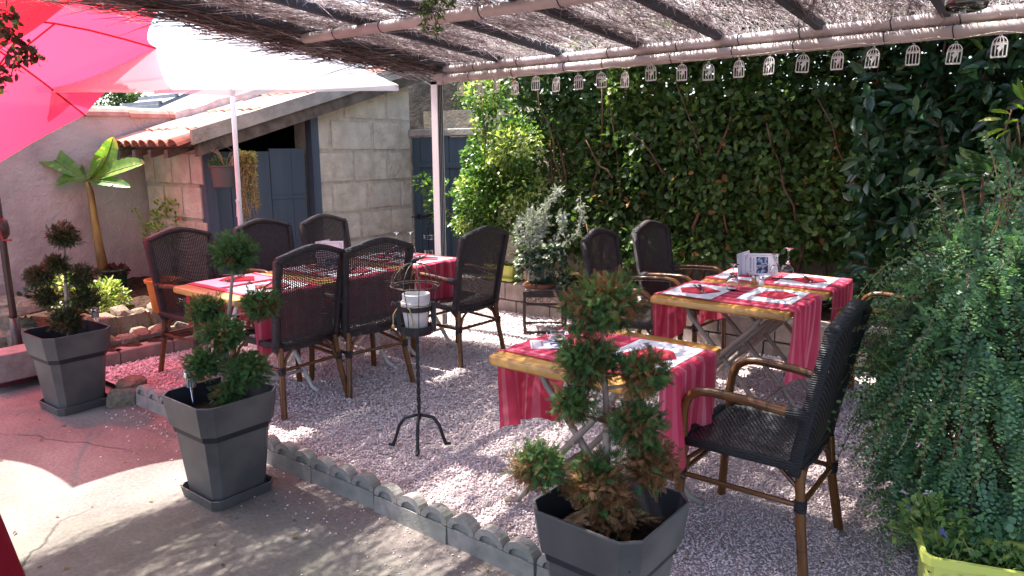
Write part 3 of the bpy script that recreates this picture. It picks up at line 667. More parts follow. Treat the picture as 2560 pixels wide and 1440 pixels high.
# white parasol
apx = dep(571, 46, 5.85); tl = dep(88, 216, 5.75); tr = dep(996, 212, 5.95); tn = dep(585, 222, 4.95); tf_ = (tl + tr) - tn + np.array([0, 0, .12])
WF = np.array([-5.44, 3.30, GZ])
t = empty('white_parasol', WF, 0, 'square white parasol on a thin white pole by the shed', 'parasol')
tipsw = [tl, tn, tr, tf_]; axw = nrm(apx - sum(tipsw) / 4)
b = MB(); canopy_patch(b, apx - WF, [q - WF for q in tipsw], .045, .03, 12, 14); b.build('canopy', M['whitefabric'], t, smooth=True)
b = MB()
for i in range(4):
    A, B = tipsw[i] - WF, tipsw[(i + 1) % 4] - WF; c4 = sum(tipsw) / 4 - WF
    b.grid(10, 1, lambda s, q: (A * (1 - s) + B * s) + ((c4 - (A * (1 - s) + B * s)) * 4 * s * (1 - s) * .045) - np.array([0, 0, .05]) * q * (1 - .6 * 4 * s * (1 - s)) - axw * .02 * 4 * s * (1 - s))
b.build('valance', M['whitefabric'], t, smooth=True)
for q in tipsw: MB().tube(rib_pts(apx - WF, q - WF, axw, .03), .006, 6).build('rib', M['white_paint'], t)
top = apx - axw * .03
MB().tube([(0, 0, .0), tuple((top - WF) * .45), tuple(top - WF)], .0195, 12).build('pole', M['white_paint'], t, smooth=True)
k = (top - WF) * .44; MB().tube([tuple(k - AWY * .03 - RGT * .0), tuple(k - AWY * .045)], .014, 8).build('tilt_knob', M['white_paint'], t)
MB().tube([tuple(k * .80), tuple(k * .90)], .0215, 12).build('collar', M['white_paint'], t)
MB().tube([tuple(k * .99 - RGT * .02), tuple(k * .88 - RGT * .028)], .003, 5).build('pull_cord', M['white_paint'], t)
b = MB(); b.lathe([(.22, 0), (.22, .03), (.05, .06), (.03, .25)], 20); b.build('base_plate', M['white_paint'], t, smooth=True, auto=40)

# ------------------------------------------------------------------ chairs
def weave(b_, fn, nr, nc, w, d):
    """horizontal strips going over and under upright strands; fn(s, t, off) -> xyz"""
    for r in range(nr):
        t0, t1 = (r + .5 - w / 2) / nr, (r + .5 + w / 2) / nr; vs = []
        for c in range(nc + 1):
            s = c / nc; o = d * (1 if (c + r) % 2 else -1); vs += [fn(s, t0, o), fn(s, t1, o)]
        b_.add(vs, [(2 * c, 2 * c + 2, 2 * c + 3, 2 * c + 1) for c in range(nc)])
    for c in range(1, nc):
        s = c / nc; h = .27 / nc; vs = []
        for k in range(7): t_ = k / 6; vs += [fn(s - h, t_, 0), fn(s + h, t_, 0)]
        b_.add(vs, [(2 * k, 2 * k + 1, 2 * k + 3, 2 * k + 2) for k in range(6)])
def back_w(t_): return .205 + .022 * t_                      # half width
def back_x(z): return -.205 - .095 * max(0.0, (z - .40) / .53) ** 1.1
def arch(s): return .055 * max(0.0, math.sin(PI * s)) ** 1.15
def wicker_mat(name, src):
    m = mat(name, *src, scale=30, rough=.55, spec=.4); nt = m.node_tree; bs_ = nt.nodes['Principled BSDF']
    wv = nt.nodes.new('ShaderNodeTexWave'); wv.inputs['Scale'].default_value = 38; wv.bands_direction = 'Z'; tc = nt.nodes.new('ShaderNodeTexCoord'); nt.links.new(tc.outputs['Object'], wv.inputs['Vector'])
    wv.inputs['Distortion'].default_value = 1.5; wv.inputs['Detail Scale'].default_value = 4
    bump(nt, bs_, wv.outputs['Fac'], .9, .004); return m
M['wrap'] = wicker_mat('wrapped rattan', ((.044, .034, .036), (.026, .020, .022)))
M['wrap_black'] = wicker_mat('wrapped black rattan', ((.016, .017, .022), (.009, .010, .013)))
def make_chair(rat='rattan', wrap='wrap', nr=58, nc=34):
    t = empty('wicker_chair')
    # seat
    b = MB()
    def sfn(s, q, o): x = -.215 + .45 * q; y = (-.235 + .47 * s) * (1 - .05 * (1 - q)); return (x, y, .435 + o - .012 * (math.sin(PI * s) * math.sin(PI * q)) - (.018 * max(0, q - .85) / .15) ** 1)
    weave(b, sfn, 46, 32, .90, .0022)
    seat = b.build('seat', M[rat], t)
    b = MB(); b.tube([(-.215, -.228, .425), (.22, -.238, .425), (.235, -.22, .418), (.235, .22, .418), (.22, .238, .425), (-.215, .228, .425)], .019, 8, closed=True); b.build('seat_border', M[wrap], seat, smooth=True)
    # back
    b = MB()
    def bfn(s, q, o): z = .395 + (.535 + arch(s)) * q; y = (-1 + 2 * s) * back_w(q); return (back_x(z) + o - .010 * math.sin(PI * s) * 1.5, y, z)
    weave(b, bfn, nr, nc, .80, .0022); bk_ = b.build('backrest', M[rat], t)
    for sg in (-1, 1):
        b = MB(); rg = []
        for q in np.linspace(0, 1, 9):
            z = .385 + .545 * q; y = sg * (back_w(q) + .008); x = back_x(z); rg.append([(x - .020, y - .017, z), (x + .020, y - .017, z), (x + .024, y, z), (x + .020, y + .017, z), (x - .020, y + .017, z), (x - .024, y, z)])
        b.rings(rg); b.build('back_rail', M[wrap], bk_, smooth=True)
    b = MB(); rg = []
    for s in np.linspace(0, 1, 17):
        z = .930 + arch(s); y = (-1 + 2 * s) * (back_w(1) + .010); x = back_x(.93) - .010 * math.sin(PI * s) * 1.5; rg.append([(x - .021, y, z - .018), (x + .021, y, z - .018), (x + .026, y, z), (x + .018, y, z + .018 + .002 * math.sin(s * 90)), (x - .018, y, z + .018 + .002 * math.sin(s * 90)), (x - .026, y, z)])
    b.rings(rg); b.build('top_rail', M[wrap], bk_, smooth=True)
    b = MB(); b.tube([(back_x(.395), -.2, .395), (back_x(.395) - .012, 0, .39), (back_x(.395), .2, .395)], .018, 8); b.build('bottom_rail', M[wrap], bk_, smooth=True)
    def bam(name, pts, r, rings, parent=t):
        o = MB(); o.tube(pts, r, 10); P = [np.array(p, float) for p in pts]; seg = [np.linalg.norm(P[i + 1] - P[i]) for i in range(len(P) - 1)]; tot = sum(seg); o.mi = 1
        rr = r if isinstance(r, float) else max(r)
        for f in rings:
            d_ = f * tot; i = 0
            while i < len(seg) - 1 and d_ > seg[i]: d_ -= seg[i]; i += 1
            p = P[i] + (P[i + 1] - P[i]) * (d_ / seg[i]); u_ = nrm(P[i + 1] - P[i]); o.tube([p - u_ * .0016, p + u_ * .0016], rr * 1.035, 10, cap=False)
        return o.build(name, [M['bamboo'], M['bamboo_dark']], parent, smooth=True, auto=45)
    for sg in (-1, 1):
        bam('leg', [(-.222, sg * .198, .41), (-.240, sg * .212, .22), (-.275, sg * .240, 0)], [.0165, .0185, .0185], (.35, .72))
        lg = bam('leg', [(.212, sg * .232, .42), (.218, sg * .236, .2), (.228, sg * .244, 0)], [.0175, .0185, .0185], (.3, .7))
        for (px, py, pz) in ((-.236, sg * .209, .275), (.216, sg * .235, .285)): MB().tube([(px, py, pz - .022), (px, py, pz + .022)], .0225, 10).build('binding', M[wrap], t, smooth=True)
        ar = bam('armrest', [(.212, sg * .232, .40), (.214, sg * .240, .50), (.208, sg * .246, .565), (.188, sg * .250, .612), (.150, sg * .252, .638), (.10, sg * .252, .646), (-.04, sg * .250, .640), (-.16, sg * .240, .628), (-.235, sg * .226, .622)], .0178, (.10, .55, .80))
        MB().tube([(-.17, sg * .239, .628), (-.245, sg * .224, .621)], .0222, 10).build('binding', M[wrap], ar, smooth=True)
        bam('side_stretcher', [(.214, sg * .235, .285), (-.236, sg * .209, .275)], .0105, ())
        bam('brace', [(.217, sg * .22, .25), (.20, sg * .20, .34), (.14, sg * .19, .395), (.09, sg * .185, .41)], .009, ())
        bam('brace', [(-.238, sg * .205, .25), (-.215, sg * .20, .34), (-.15, sg * .195, .395), (-.10, sg * .19, .41)], .009, ())
        bam('brace', [(-.236, sg * .20, .25), (-.225, sg * .165, .345), (-.22, sg * .11, .39), (-.215, sg * .05, .405)], .009, ())
    bam('stretcher', [(-.236, -.209, .275), (-.236, .209, .275)], .0105, ())
    bam('stretcher', [(.216, -.235, .285), (.216, .235, .285)], .0105, ())
    return t
CH = make_chair(); CHB = make_chair('rattan_black', 'wrap_black')
usedc = set()
def chair(src, x, y, deg, label, group='wicker armchairs around the tables', tilt=0.0):
    t = src if id(src) not in usedc else copy_tree(src); usedc.add(id(src))
    t.location = (x, y, GZ - .002); t.rotation_euler = (0, tilt, math.radians(deg)); return setp(t, label, 'chair', group)
chair(CHB, -.895, 2.735, 180, 'black wicker armchair pulled up to the table holding the ashtray')
chair(CH, -3.775, 2.55, 181, 'dark wicker armchair in the red light, tucked in by the potted topiary with the lamp')
chair(CH, -3.70, 3.06, 170, 'dark wicker armchair behind the birdcage stand, back to the gravel')
chair(CH, -3.60, 3.92, 178, 'dark wicker armchair beside the white pergola post')
chair(CH, -4.72, 2.58, 2, 'dark wicker armchair in front of the orange pot')
chair(CH, -4.82, 3.30, -2, 'dark wicker armchair below the trailing hanging basket')
chair(CH, -4.74, 3.86, 3, 'dark wicker armchair behind the standing menu card, before the stone shed wall')
chair(CH, -2.27, 4.30, 4, 'dark wicker armchair by the plant stand, facing the table with the menu card')
chair(CH, -2.24, 4.96, -3, 'dark wicker armchair against the hedge at the table with the shakers')
chair(CH, -.80, 4.62, 178, 'dark wicker armchair half hidden behind the small-leaved shrub')

# ------------------------------------------------------------------ tables and cloths
def woodmat():
    m, nt, b, out = new_mat('varnished table wood')
    g = noise(nt, 3.2, 6, .6, stretch=(1.2, 9, 9), dist=.6)
    col = ramp(nt, g, [(.32, (.24, .105, .022)), (.5, (.42, .215, .055)), (.68, (.54, .305, .09))]); nt.links.new(col, b.inputs['Base Color'])
    b.inputs['Roughness'].default_value = .33; b.inputs['Specular IOR Level'].default_value = .5; return m
M['tablewood'] = woodmat()
TZ = .70
def make_table(sx, sy, leg):
    t = empty('bistro_table'); b = MB(); hx, hy = sx / 2, sy / 2
    def rr(i, z):
        r = .03; out = []
        for (cx, cy, a0) in ((hx - r - i, hy - r - i, 0), (-hx + r + i, hy - r - i, PI / 2), (-hx + r + i, -hy + r + i, PI), (hx - r - i, -hy + r + i, 1.5 * PI)):
            for k in range(5): a = a0 + PI / 8 * k; out.append((cx + r * math.cos(a), cy + r * math.sin(a), z))
        return out
    b.rings([rr(.045, TZ - .042), rr(.008, TZ - .040), rr(0, TZ - .034), rr(0, TZ - .008), rr(.003, TZ - .002), rr(.008, TZ)]); b.build('table_top', M['tablewood'], t, smooth=True, auto=35)
    for sg in (-1, 1):
        y = sg * (hy - .13)
        for k, s2 in enumerate((-1, 1)):
            yy = y + .016 * s2
            MB().tube([(-s2 * (hx - .16), yy, TZ - .045), (-s2 * (hx - .20), yy, TZ - .12), (s2 * .02, yy, .36), (s2 * (hx - .13), yy, .10), (s2 * (hx - .075), yy, .03), (s2 * (hx - .01), yy, .012)], .0145, 8).build('leg', M[leg], t, smooth=True)
        MB().tube([(0, y - .03, .372), (0, y + .03, .372)], .010, 8).build('pivot', M[leg], t)
    for s2 in (-1, 1): MB().tube([(s2 * (hx - .15), -hy + .13, .13), (s2 * (hx - .15), hy - .13, .13)], .011, 8).build('crossbar', M[leg], t, smooth=True)
    MB().box((0, 0, TZ - .052), (sx - .30, .05, .018)).build('under_rail', M[leg], t)
    return t
def clothmat():
    m, nt, b, out = new_mat('striped pink cloth'); tc = nt.nodes.new('ShaderNodeTexCoord'); sp = nt.nodes.new('ShaderNodeSeparateXYZ')
    at_ = nt.nodes.new('ShaderNodeAttribute'); at_.attribute_name = 'stripe'
    stops = [(0, (.66, .075, .15)), (.05, (.78, .24, .31)), (.09, (.64, .055, .12)), (.20, (.70, .12, .19)), (.26, (.55, .03, .08)), (.36, (.68, .08, .155)), (.41, (.82, .30, .36)), (.43, (.62, .05, .11)), (.52, (.75, .18, .25)), (.60, (.53, .028, .075)), (.70, (.70, .11, .18)), (.74, (.81, .29, .34)), (.77, (.60, .05, .105)), (.88, (.67, .08, .15)), (.95, (.77, .21, .28))]
    col = ramp(nt, at_.outputs['Fac'], stops, 'CONSTANT'); col = mixc(nt, .35, col, ramp(nt, noise(nt, 9, 3), [(.3, (.58, .06, .12)), (.7, (.74, .14, .21))]))
    nt.links.new(col, b.inputs['Base Color']); b.inputs['Roughness'].default_value = .9; b.inputs['Specular IOR Level'].default_value = .1
    add_translucent(nt, b, out, col, .22); bump(nt, b, noise(nt, 420, 2), .12, .001); return m
M['cloth'] = clothmat()
def make_cloth(sx, w, d1, d2, seed, skew=.0):
    """runner across the table, hanging d1 beyond the low-x side and d2 beyond the high-x side"""
    hx = sx / 2 + .004; nx, ny = 46, 26; r = np.random.default_rng(seed); ph = r.uniform(0, 6, 6); vs = []; st = []
    for j in range(ny + 1):
        q = j / ny; y = (q - .5) * w; s1 = d1 * (1 + skew * (q - .5)); s2 = d2 * (1 - skew * (q - .5)); tot = s1 + 2 * hx + s2
        for i in range(nx + 1):
            a = -hx - s1 + tot * i / nx; rr = .02; z = TZ + .003; x = a; yy = y
            over = max(0, abs(a) - hx)
            if over > 0:
                sg = 1 if a > 0 else -1; f = over / max(s1 if sg < 0 else s2, .01)
                x = sg * (hx + .010 + f * (.026 * math.sin(y * 19 + ph[0] * sg + .8 * math.sin(y * 9 + ph[5])) + .010 * math.sin(y * 47 + ph[3])) * min(1, f * 1.4) + .004 * f); z = TZ + .003 - over * (1 + .10 * (abs(q - .5) * 2) ** 3) - .004 * math.sin(y * 40 + ph[1]) * f
                yy = y * (1 - .05 * f) + .010 * f * math.sin(y * 30 + ph[2])
            else: z += .0022 * math.sin(a * 21 + ph[3]) * math.sin(y * 17 + ph[4]) ** 2 + .0012
            vs.append((x, yy, z)); st.append((q * 1.0 + .004 * math.sin(a * 9)) % 1)
    fs = [(j * (nx + 1) + i, j * (nx + 1) + i + 1, (j + 1) * (nx + 1) + i + 1, (j + 1) * (nx + 1) + i) for j in range(ny) for i in range(nx)]
    b = MB().add(vs, fs); me = b.mesh('tablecloth', M['cloth'], True); a_ = me.attributes.new('stripe', 'FLOAT', 'POINT'); a_.data.foreach_set('value', np.array(st, np.float32)); return me
TABS = [(-1.495, 2.565, .73, .72, 'tableleg', 'wooden topped folding bistro table holding the ashtray and flat menu', 'striped pink runner under the ashtray and single place setting', .53, .40, .36, .35),
        (-1.50, 4.03, .78, .65, 'tableleg', 'wooden topped folding bistro table carrying the salt and pepper shakers', 'striped pink runner under the shakers, its long end near the gravel', .53, .33, .42, -.25),
        (-1.48, 4.69, .78, .65, 'tableleg', 'wooden topped folding bistro table with the standing photo menu by the hedge', 'striped pink runner under the standing photo menu', .50, .33, .33, .1),
        (-4.07, 2.515, .72, .655, 'tableleg_white', 'wooden topped bistro table in red light at the open end of the long row', 'striped pink runner in red light on the end table near the topiary', .50, .30, .34, .15),
        (-4.085, 3.185, .72, .655, 'tableleg_white', 'middle wooden topped bistro table of the long row of three', 'striped pink runner on the middle table of the long row', .50, .32, .32, -.1),
        (-4.10, 3.855, .72, .655, 'tableleg_white', 'wooden topped bistro table beside the white pergola post', 'striped pink runner on the table beside the pergola post', .50, .30, .33, .1)]
for i, (x, y, sx, sy, leg, lab, clab, w, d1, d2, sk) in enumerate(TABS):
    t = make_table(sx, sy, leg); t.location = (x, y, GZ - .002); setp(t, lab, 'table', 'folding bistro tables')
    o = place('tablecloth', make_cloth(sx, w, d1, d2, i, sk), None, (x, y + (.02 if i != 0 else -.005), GZ)); setp(o, clab, 'tablecloth', 'striped pink table runners')
# ------------------------------------------------------------------ planters with solar lamps
def oct_ring(h, c, z):
    return [(h, -h + c, z), (h, h - c, z), (h - c, h, z), (-h + c, h, z), (-h, h - c, z), (-h, -h + c, z), (-h + c, -h, z), (h - c, -h, z)]
def make_planter():
    t = empty('square_planter'); b = MB()
    b.rings([oct_ring(.134, .030, .022), oct_ring(.166, .040, .366), oct_ring(.182, .045, .360), oct_ring(.200, .05, .498), oct_ring(.199, .05, .503), oct_ring(.192, .048, .503), oct_ring(.186, .046, .43)], (True, False)); b.build('pot_body', M['planter'], t)
    b = MB(); b.rings([oct_ring(.1905, .048, .500), oct_ring(.170, .043, .33)], (False, False)); b.build('pot_lining', M['planter_in'], t)
    b = MB(); b.grid(10, 10, lambda s, q: ((-.168 + .336 * s), (-.168 + .336 * q), .40 + .012 * random.random() + .03 * math.sin(PI * s) * math.sin(PI * q))); b.build('soil', M['potsoil'], t, smooth=True)
    b = MB(); b.rings([oct_ring(.145, .028, 0), oct_ring(.154, .030, .002), oct_ring(.162, .030, .048), oct_ring(.157, .03, .050), oct_ring(.150, .03, .012)], (True, True)); b.build('saucer', M['planter'], t)
    return t
PLANT = [(-3.035, 1.680, 'tall grey square planter standing by the red-lit end of the edging'), (-4.90, 1.735, 'tall grey square planter in front of the concrete block'), (-1.055, 1.855, 'tall grey square planter holding the browning topiary')]
pp = make_planter()
for i, (x, y, lab) in enumerate(PLANT):
    t = pp if i == 0 else copy_tree(pp); t.location = (x, y, 0); t.rotation_euler.z = (.0, .03, -.02)[i]; setp(t, lab, 'planter', 'grey square planters')
def lensmat():
    m, nt, b, out = new_mat('ribbed clear plastic'); b.inputs['Base Color'].default_value = (.75, .72, .70, 1); b.inputs['Roughness'].default_value = .15; b.inputs['Transmission Weight'].default_value = .6; return m
M['lens'] = lensmat()
def solar(x, y, z, h, lab, s=1.0):
    t = empty('solar_lamp', (x, y, z), 0, lab, 'solar lamp', 'solar stake lamps')
    MB().tube([(0, 0, -.10), (0, 0, h)], .006 * s, 8).build('stake', M['steel'], t, smooth=True)
    b = MB(); n = 16; b.lathe([(.012 * s, h), (.0245 * s, h + .006), (.0245 * s, h + .052 * s), (.020 * s, h + .055 * s)], 14); ln = b.build('lens', M['lens'], t)
    for k in range(14): a = 2 * PI * k / 14; MB().box((.0248 * s * math.cos(a), .0248 * s * math.sin(a), h + .03 * s), (.003, .003, .046 * s), a).build('lens_rib', M['steel'], ln)
    MB().lathe([(.030 * s, h + .053 * s), (.031 * s, h + .057 * s), (.031 * s, h + .074 * s), (.028 * s, h + .078 * s)], 18).build('cap', M['steel'], t, smooth=True, auto=40)
    MB().lathe([(.025 * s, h + .0785 * s), (.024 * s, h + .0805 * s)], 18).build('solar_cell', M['iron'], t)
q = at(477, 1010, .42); solar(q[0] - .0, q[1] + .01, .40, .10, 'steel solar lamp stuck in the planter by the edging')
q = at(243, 830, .42); solar(q[0] + .0, q[1] + .0, .40, .115, 'steel solar lamp stuck in the planter before the concrete block', .85)

# ------------------------------------------------------------------ place settings
def top_z(): return GZ + TZ + .0065
def paper_mat():
    m, nt, b, out = new_mat('printed paper mat'); tc = nt.nodes.new('ShaderNodeTexCoord')
    wv = nt.nodes.new('ShaderNodeTexWave'); wv.inputs['Scale'].default_value = 24; wv.inputs['Distortion'].default_value = 2.5; wv.inputs['Detail'].default_value = 3; wv.inputs['Detail Scale'].default_value = 14; wv.bands_direction = 'Y'
    nt.links.new(tc.outputs['Object'], wv.inputs['Vector'])
    gate = ramp(nt, noise(nt, 9, 2), [(.46, (0, 0, 0)), (.50, (1, 1, 1))]); ln = ramp(nt, wv.outputs['Fac'], [(.70, (0, 0, 0)), (.8, (1, 1, 1))])
    col = mixc(nt, mathn(nt, 'MULTIPLY', mixc(nt, 1.0, ln, gate, 'MULTIPLY'), .45), (.74, .74, .80), (.30, .30, .42)); nt.links.new(col, b.inputs['Base Color']); b.inputs['Roughness'].default_value = .75; return m
M['mat'] = paper_mat()
b = MB(); b.grid(8, 6, lambda s, q: (-.15 + .30 * s, -.205 + .41 * q, .0006 + .0015 * math.sin(6 * s + 2) * math.sin(5 * q))); b.grid(8, 6, lambda s, q: (.15 - .30 * s, -.205 + .41 * q, .0001)); MATM = b.mesh('place_mat', M['mat'], True)
def napkin_mesh(seed):
    b = MB(); r = np.random.default_rng(seed); j = lambda: r.uniform(-.006, .006)
    poly = [(-.085 + j(), -.075 + j()), (.075 + j(), -.095 + j()), (.125 + j(), .0 + j()), (.07 + j(), .09 + j()), (-.09 + j(), .075 + j())]
    for k in range(2): b.prism([(x * (1 - .04 * k), y * (1 - .06 * k)) for x, y in poly], .0008 + .0032 * k, .0036 + .0032 * k, lambda x, y, z: (x, y, z))
    return b.mesh('napkin', M['napkin'])
NAPS = [napkin_mesh(s) for s in range(3)]
def fork_mesh():
    b = MB(); z = lambda x: .009 + .004 * math.sin((x + .09) * 16)
    b.tube([(-.105, 0, z(-.105)), (-.03, 0, z(-.03)), (.03, 0, z(.03))], [.0050, .0032, .0036], 6)
    b.box((.047, 0, z(.047)), (.034, .022, .002), ch=.0006)
    for k in range(4): y = -.0085 + .0057 * k; b.box((.084, y, z(.08) + .001), (.044, .003, .0018))
    return b.mesh('fork', M['steel'])
def knife_mesh():
    b = MB(); b.tube([(-.11, 0, .009), (-.01, 0, .0095)], [.0058, .0048], 6); b.prism([(-.01, -.0045), (.10, -.009), (.115, .002), (.10, .006), (-.01, .0045)], .0086, .0104, lambda x, y, z: (x, y, z)); return b.mesh('knife', M['steel'])
FORK, KNIFE = fork_mesh(), knife_mesh()
def glassmat():
    m, nt, b, out = new_mat('clear glass'); b.inputs['Base Color'].default_value = (.97, .97, .98, 1); b.inputs['Roughness'].default_value = .015; b.inputs['Transmission Weight'].default_value = 1.0; b.inputs['IOR'].default_value = 1.45; return m
M['glass'] = glassmat()
def glass_mesh(h=.155, s=1.0):
    # standing upside down: rim on the table, foot in the air
    o = [(.031, .0), (.036, .025), (.0375, .048), (.030, .075), (.014, .088), (.007, .094), (.0045, .105), (.0045, h - .012), (.010, h - .006), (.034, h - .001), (.034, h)]
    i = [(.0, h), (.0, .086), (.012, .084), (.027, .072), (.0355, .047), (.034, .025), (.029, .0)]
    return MB().lathe([(r * s, z * s) for r, z in o + i], 22, close=False).mesh('wine_glass', M['glass'], True)
GLS, GLS2 = glass_mesh(), glass_mesh(.175, 1.12)
def drop(name, me, x, y, z, rz, label, cat, group): o = place(name, me, None, (x, y, z), (0, 0, rz)); return setp(o, label, cat, group)
def setting(x, y, facing, where, fork=True, nap=0, knife=True):
    """facing: +1 guest sits on the high-x side, -1 on the low-x side"""
    z = top_z(); rz = 0 if facing > 0 else PI
    drop('place_mat', MATM, x, y, z, rz + RNG.uniform(-.05, .05), 'white printed paper mat ' + where, 'place mat', 'paper place mats')
    drop('napkin', NAPS[nap % 3], x + .005, y + RNG.uniform(-.03, .03), z + .0012, rz + RNG.uniform(-.3, .3) + 1.2, 'folded red paper napkin ' + where, 'napkin', 'red paper napkins')
    if fork: drop('fork', FORK, x, y + .014, z + .006, 2.2 + RNG.uniform(-.2, .2), 'steel fork on the red napkin ' + where, 'fork', 'steel forks')
    if knife: drop('knife', KNIFE, x + .004, y - .014, z + .006, 2.2 + RNG.uniform(-.2, .2), 'steel knife on the red napkin ' + where, 'knife', 'steel knives')
setting(-1.31, 2.60, 1, 'on the ashtray table before the pulled-out chair', nap=1)
setting(-1.71, 4.00, -1, 'before the chair by the plant stand')
setting(-1.31, 4.12, 1, 'on the shaker table, on the gravel side', nap=2, fork=False, knife=False)
setting(-1.69, 4.70, -1, 'beside the standing photo menu', nap=1)
setting(-1.30, 4.72, 1, 'near the small-leaved shrub on the hedge-side table', nap=0)
setting(-3.89, 2.53, 1, 'in red light before the tucked-in chair by the topiary', nap=1)
setting(-4.26, 2.53, -1, 'in red light before the orange pot chair', nap=2)
setting(-3.91, 3.20, 1, 'on the middle table, birdcage side', nap=0)
setting(-4.27, 3.19, -1, 'on the middle table, shed side', nap=1)
setting(-3.92, 3.88, 1, 'on the post-side table, gravel side', nap=2)
setting(-4.28, 3.85, -1, 'on the post-side table, shed side', nap=1)
def glass(px, py, y, x, lab, me=GLS): drop('wine_glass', me, x, y, top_z() + .0015, 0, lab, 'wine glass', 'upturned wine glasses')
g = at(1830, 725, top_z()); glass(0, 0, g[1], g[0], 'upturned wine glass standing alone on a mat by the shakers', GLS)
g = at(1938, 695, top_z()); glass(0, 0, g[1], g[0], 'upturned wine glass right before the photo menu')
g = at(1967, 697, top_z()); glass(0, 0, g[1], g[0], 'tall upturned wine glass beside the photo menu', GLS2)
g = at(770, 692, top_z()); glass(0, 0, 3.22, -4.29, 'upturned wine glass beside the lettered menu card on the long row')
glass(0, 0, 3.84, -4.14, 'upturned wine glass before the stone shed wall, shed side of the pair', GLS2); glass(0, 0, 3.93, -4.08, 'upturned wine glass before the stone shed wall, post side of the pair', GLS2)

# menu cards
def text_mesh(body, size, m, font_shear=0.0):
    c = bpy.data.curves.new('lettering', 'FONT'); c.body = body; c.size = size; c.align_x = 'CENTER'; c.align_y = 'CENTER'; c.shear = font_shear; c.offset = size * .012
    ob = bpy.data.objects.new('lettering', c); COL.objects.link(ob); dg = bpy.context.evaluated_depsgraph_get(); me = bpy.data.meshes.new_from_object(ob.evaluated_get(dg)); bpy.data.objects.remove(ob); bpy.data.curves.remove(c)
    me.name = 'lettering'; me.materials.clear(); me.materials.append(m); return me
def photo_mat():
    m, nt, b, out = new_mat('printed photo'); tc = nt.nodes.new('ShaderNodeTexCoord'); n1 = nt.nodes.new('ShaderNodeTexNoise'); n1.inputs['Scale'].default_value = 34; n1.inputs['Detail'].default_value = 5; nt.links.new(tc.outputs['Object'], n1.inputs['Vector'])
    col = ramp(nt, n1.outputs['Fac'], [(.30, (.02, .012, .03)), (.48, (.05, .03, .06)), (.53, (.10, .25, .50)), (.57, (.45, .42, .48)), (.62, (.22, .09, .10)), (.68, (.05, .03, .045))]); nt.links.new(col, b.inputs['Base Color']); b.inputs['Roughness'].default_value = .5; return m
M['photo'] = photo_mat()
T1 = text_mesh('La Guinguette', .020, M['ink'], .15); T2 = text_mesh('du Vieux Bourneau', .0125, M['ink'], .1)
def scroll(turns=1.2, r=.010):
    return [(r * (1 - i / 26 * .85) * math.cos(i / 26 * turns * 2 * PI), r * (1 - i / 26 * .85) * math.sin(i / 26 * turns * 2 * PI)) for i in range(22)]
def card_face(parent, w, h, photo_h, side):
    """printed sheet in the local x (across) / z (up) plane, facing -y"""
    def strip(x0, z0, x1, z1, m): MB().add([(x0, -.0008, z0), (x1, -.0008, z0), (x1, -.0008, z1), (x0, -.0008, z1)], [(0, 1, 2, 3)]).build('print_line' if m is not M['photo'] else 'print_photo', m, parent)
    bx, bz = w * .40, h * .42
    strip(-bx, h / 2 + bz - .0008, bx, h / 2 + bz + .0008, M['ink']); strip(-bx - .0008, h / 2 - bz, -bx + .0008, h / 2 + bz - .012, M['ink']); strip(bx - .0008, h / 2 - bz, bx + .0008, h / 2 + bz - .012, M['ink'])
    if side is None: strip(-w * .32, h * .08, w * .32, h * .08 + photo_h, M['photo'])
    else: strip(-w * .10, h * .12, w * .22, h * .84, M['photo'])
    for sx in (-1, 1):
        pts = [(sx * (bx - .006) + p_[0] * sx, -.0012, h / 2 + bz - .008 + p_[1]) for p_ in scroll()]; MB().tube(pts, .0013, 4).build('ornament', M['ink_soft'], parent)
        pts = [(sx * (bx - .002) + p_[0] * .6 * sx, -.0012, h / 2 + bz - .024 + p_[1] * .8) for p_ in scroll(1.0, .008)]; MB().tube(pts, .0011, 4).build('ornament', M['ink_soft'], parent)
def menu_card(x, y, z, rz, w, h, label, portrait=True, lean=.20):
    t = empty('menu_card', (x, y, z), rz, label, 'menu card', 'menu cards')
    def panel(name, sgn):
        e = MB().box((0, 0, h / 2), (w, .0012, h)).build(name, M['paper'], t); return e
    f = panel('front_leaf', 1); f.rotation_euler = (-lean, 0, 0); f.location = (0, -.0, 0); card_face(f, w, h, .05, None if portrait else 1)
    k = panel('back_leaf', -1); k.location = (-w / 2 + .02, .045, 0); k.rotation_euler = (-lean * .3, 0, 1.05)
    if portrait:
        o = place('lettering', T1, f, (0, -.0014, h * .66), (PI / 2, 0, 0)); place('lettering', T2, f, (0, -.0014, h * .50), (PI / 2, 0, 0))
    else:
        o = place('lettering', T1, f, (-w * .27, -.0014, h * .5), (PI / 2, PI / 2 * -1, 0), .9); place('lettering', T2, f, (-w * .18, -.0014, h * .5), (PI / 2, -PI / 2, 0), .9)
    return t
vang = YAW
q = at(798, 668, top_z()); menu_card(-4.17, 3.24, top_z(), vang + .10, .16, .19, 'standing menu card with old-style lettering on the long row of tables')
q = at(1900, 690, top_z()); menu_card(q[0], q[1], top_z() + .001, vang - .14, .23, .15, 'standing menu card turned sideways with a photo, by the hedge', False, .30)
q = at(1375, 862, top_z()); t = empty('menu_card', (q[0], q[1], top_z() + .001), vang + .02, 'menu card lying flat under the glass ashtray', 'menu card', 'menu cards')
fl = MB().box((0, 0, .001), (.17, .13, .002)).build('front_leaf', M['paper'], t); MB().add([(0.0, -.045, .0024), (.07, -.045, .0024), (.07, .045, .0024), (0.0, .045, .0024)], [(0, 1, 2, 3)]).build('print_photo', M['photo'], fl)
place('lettering', T1, fl, (-.035, 0, .0024), (0, 0, PI / 2), .75); MB().box((-.075, 0, .0023), (.0015, .11, .0006)).build('print_line', M['ink'], fl)
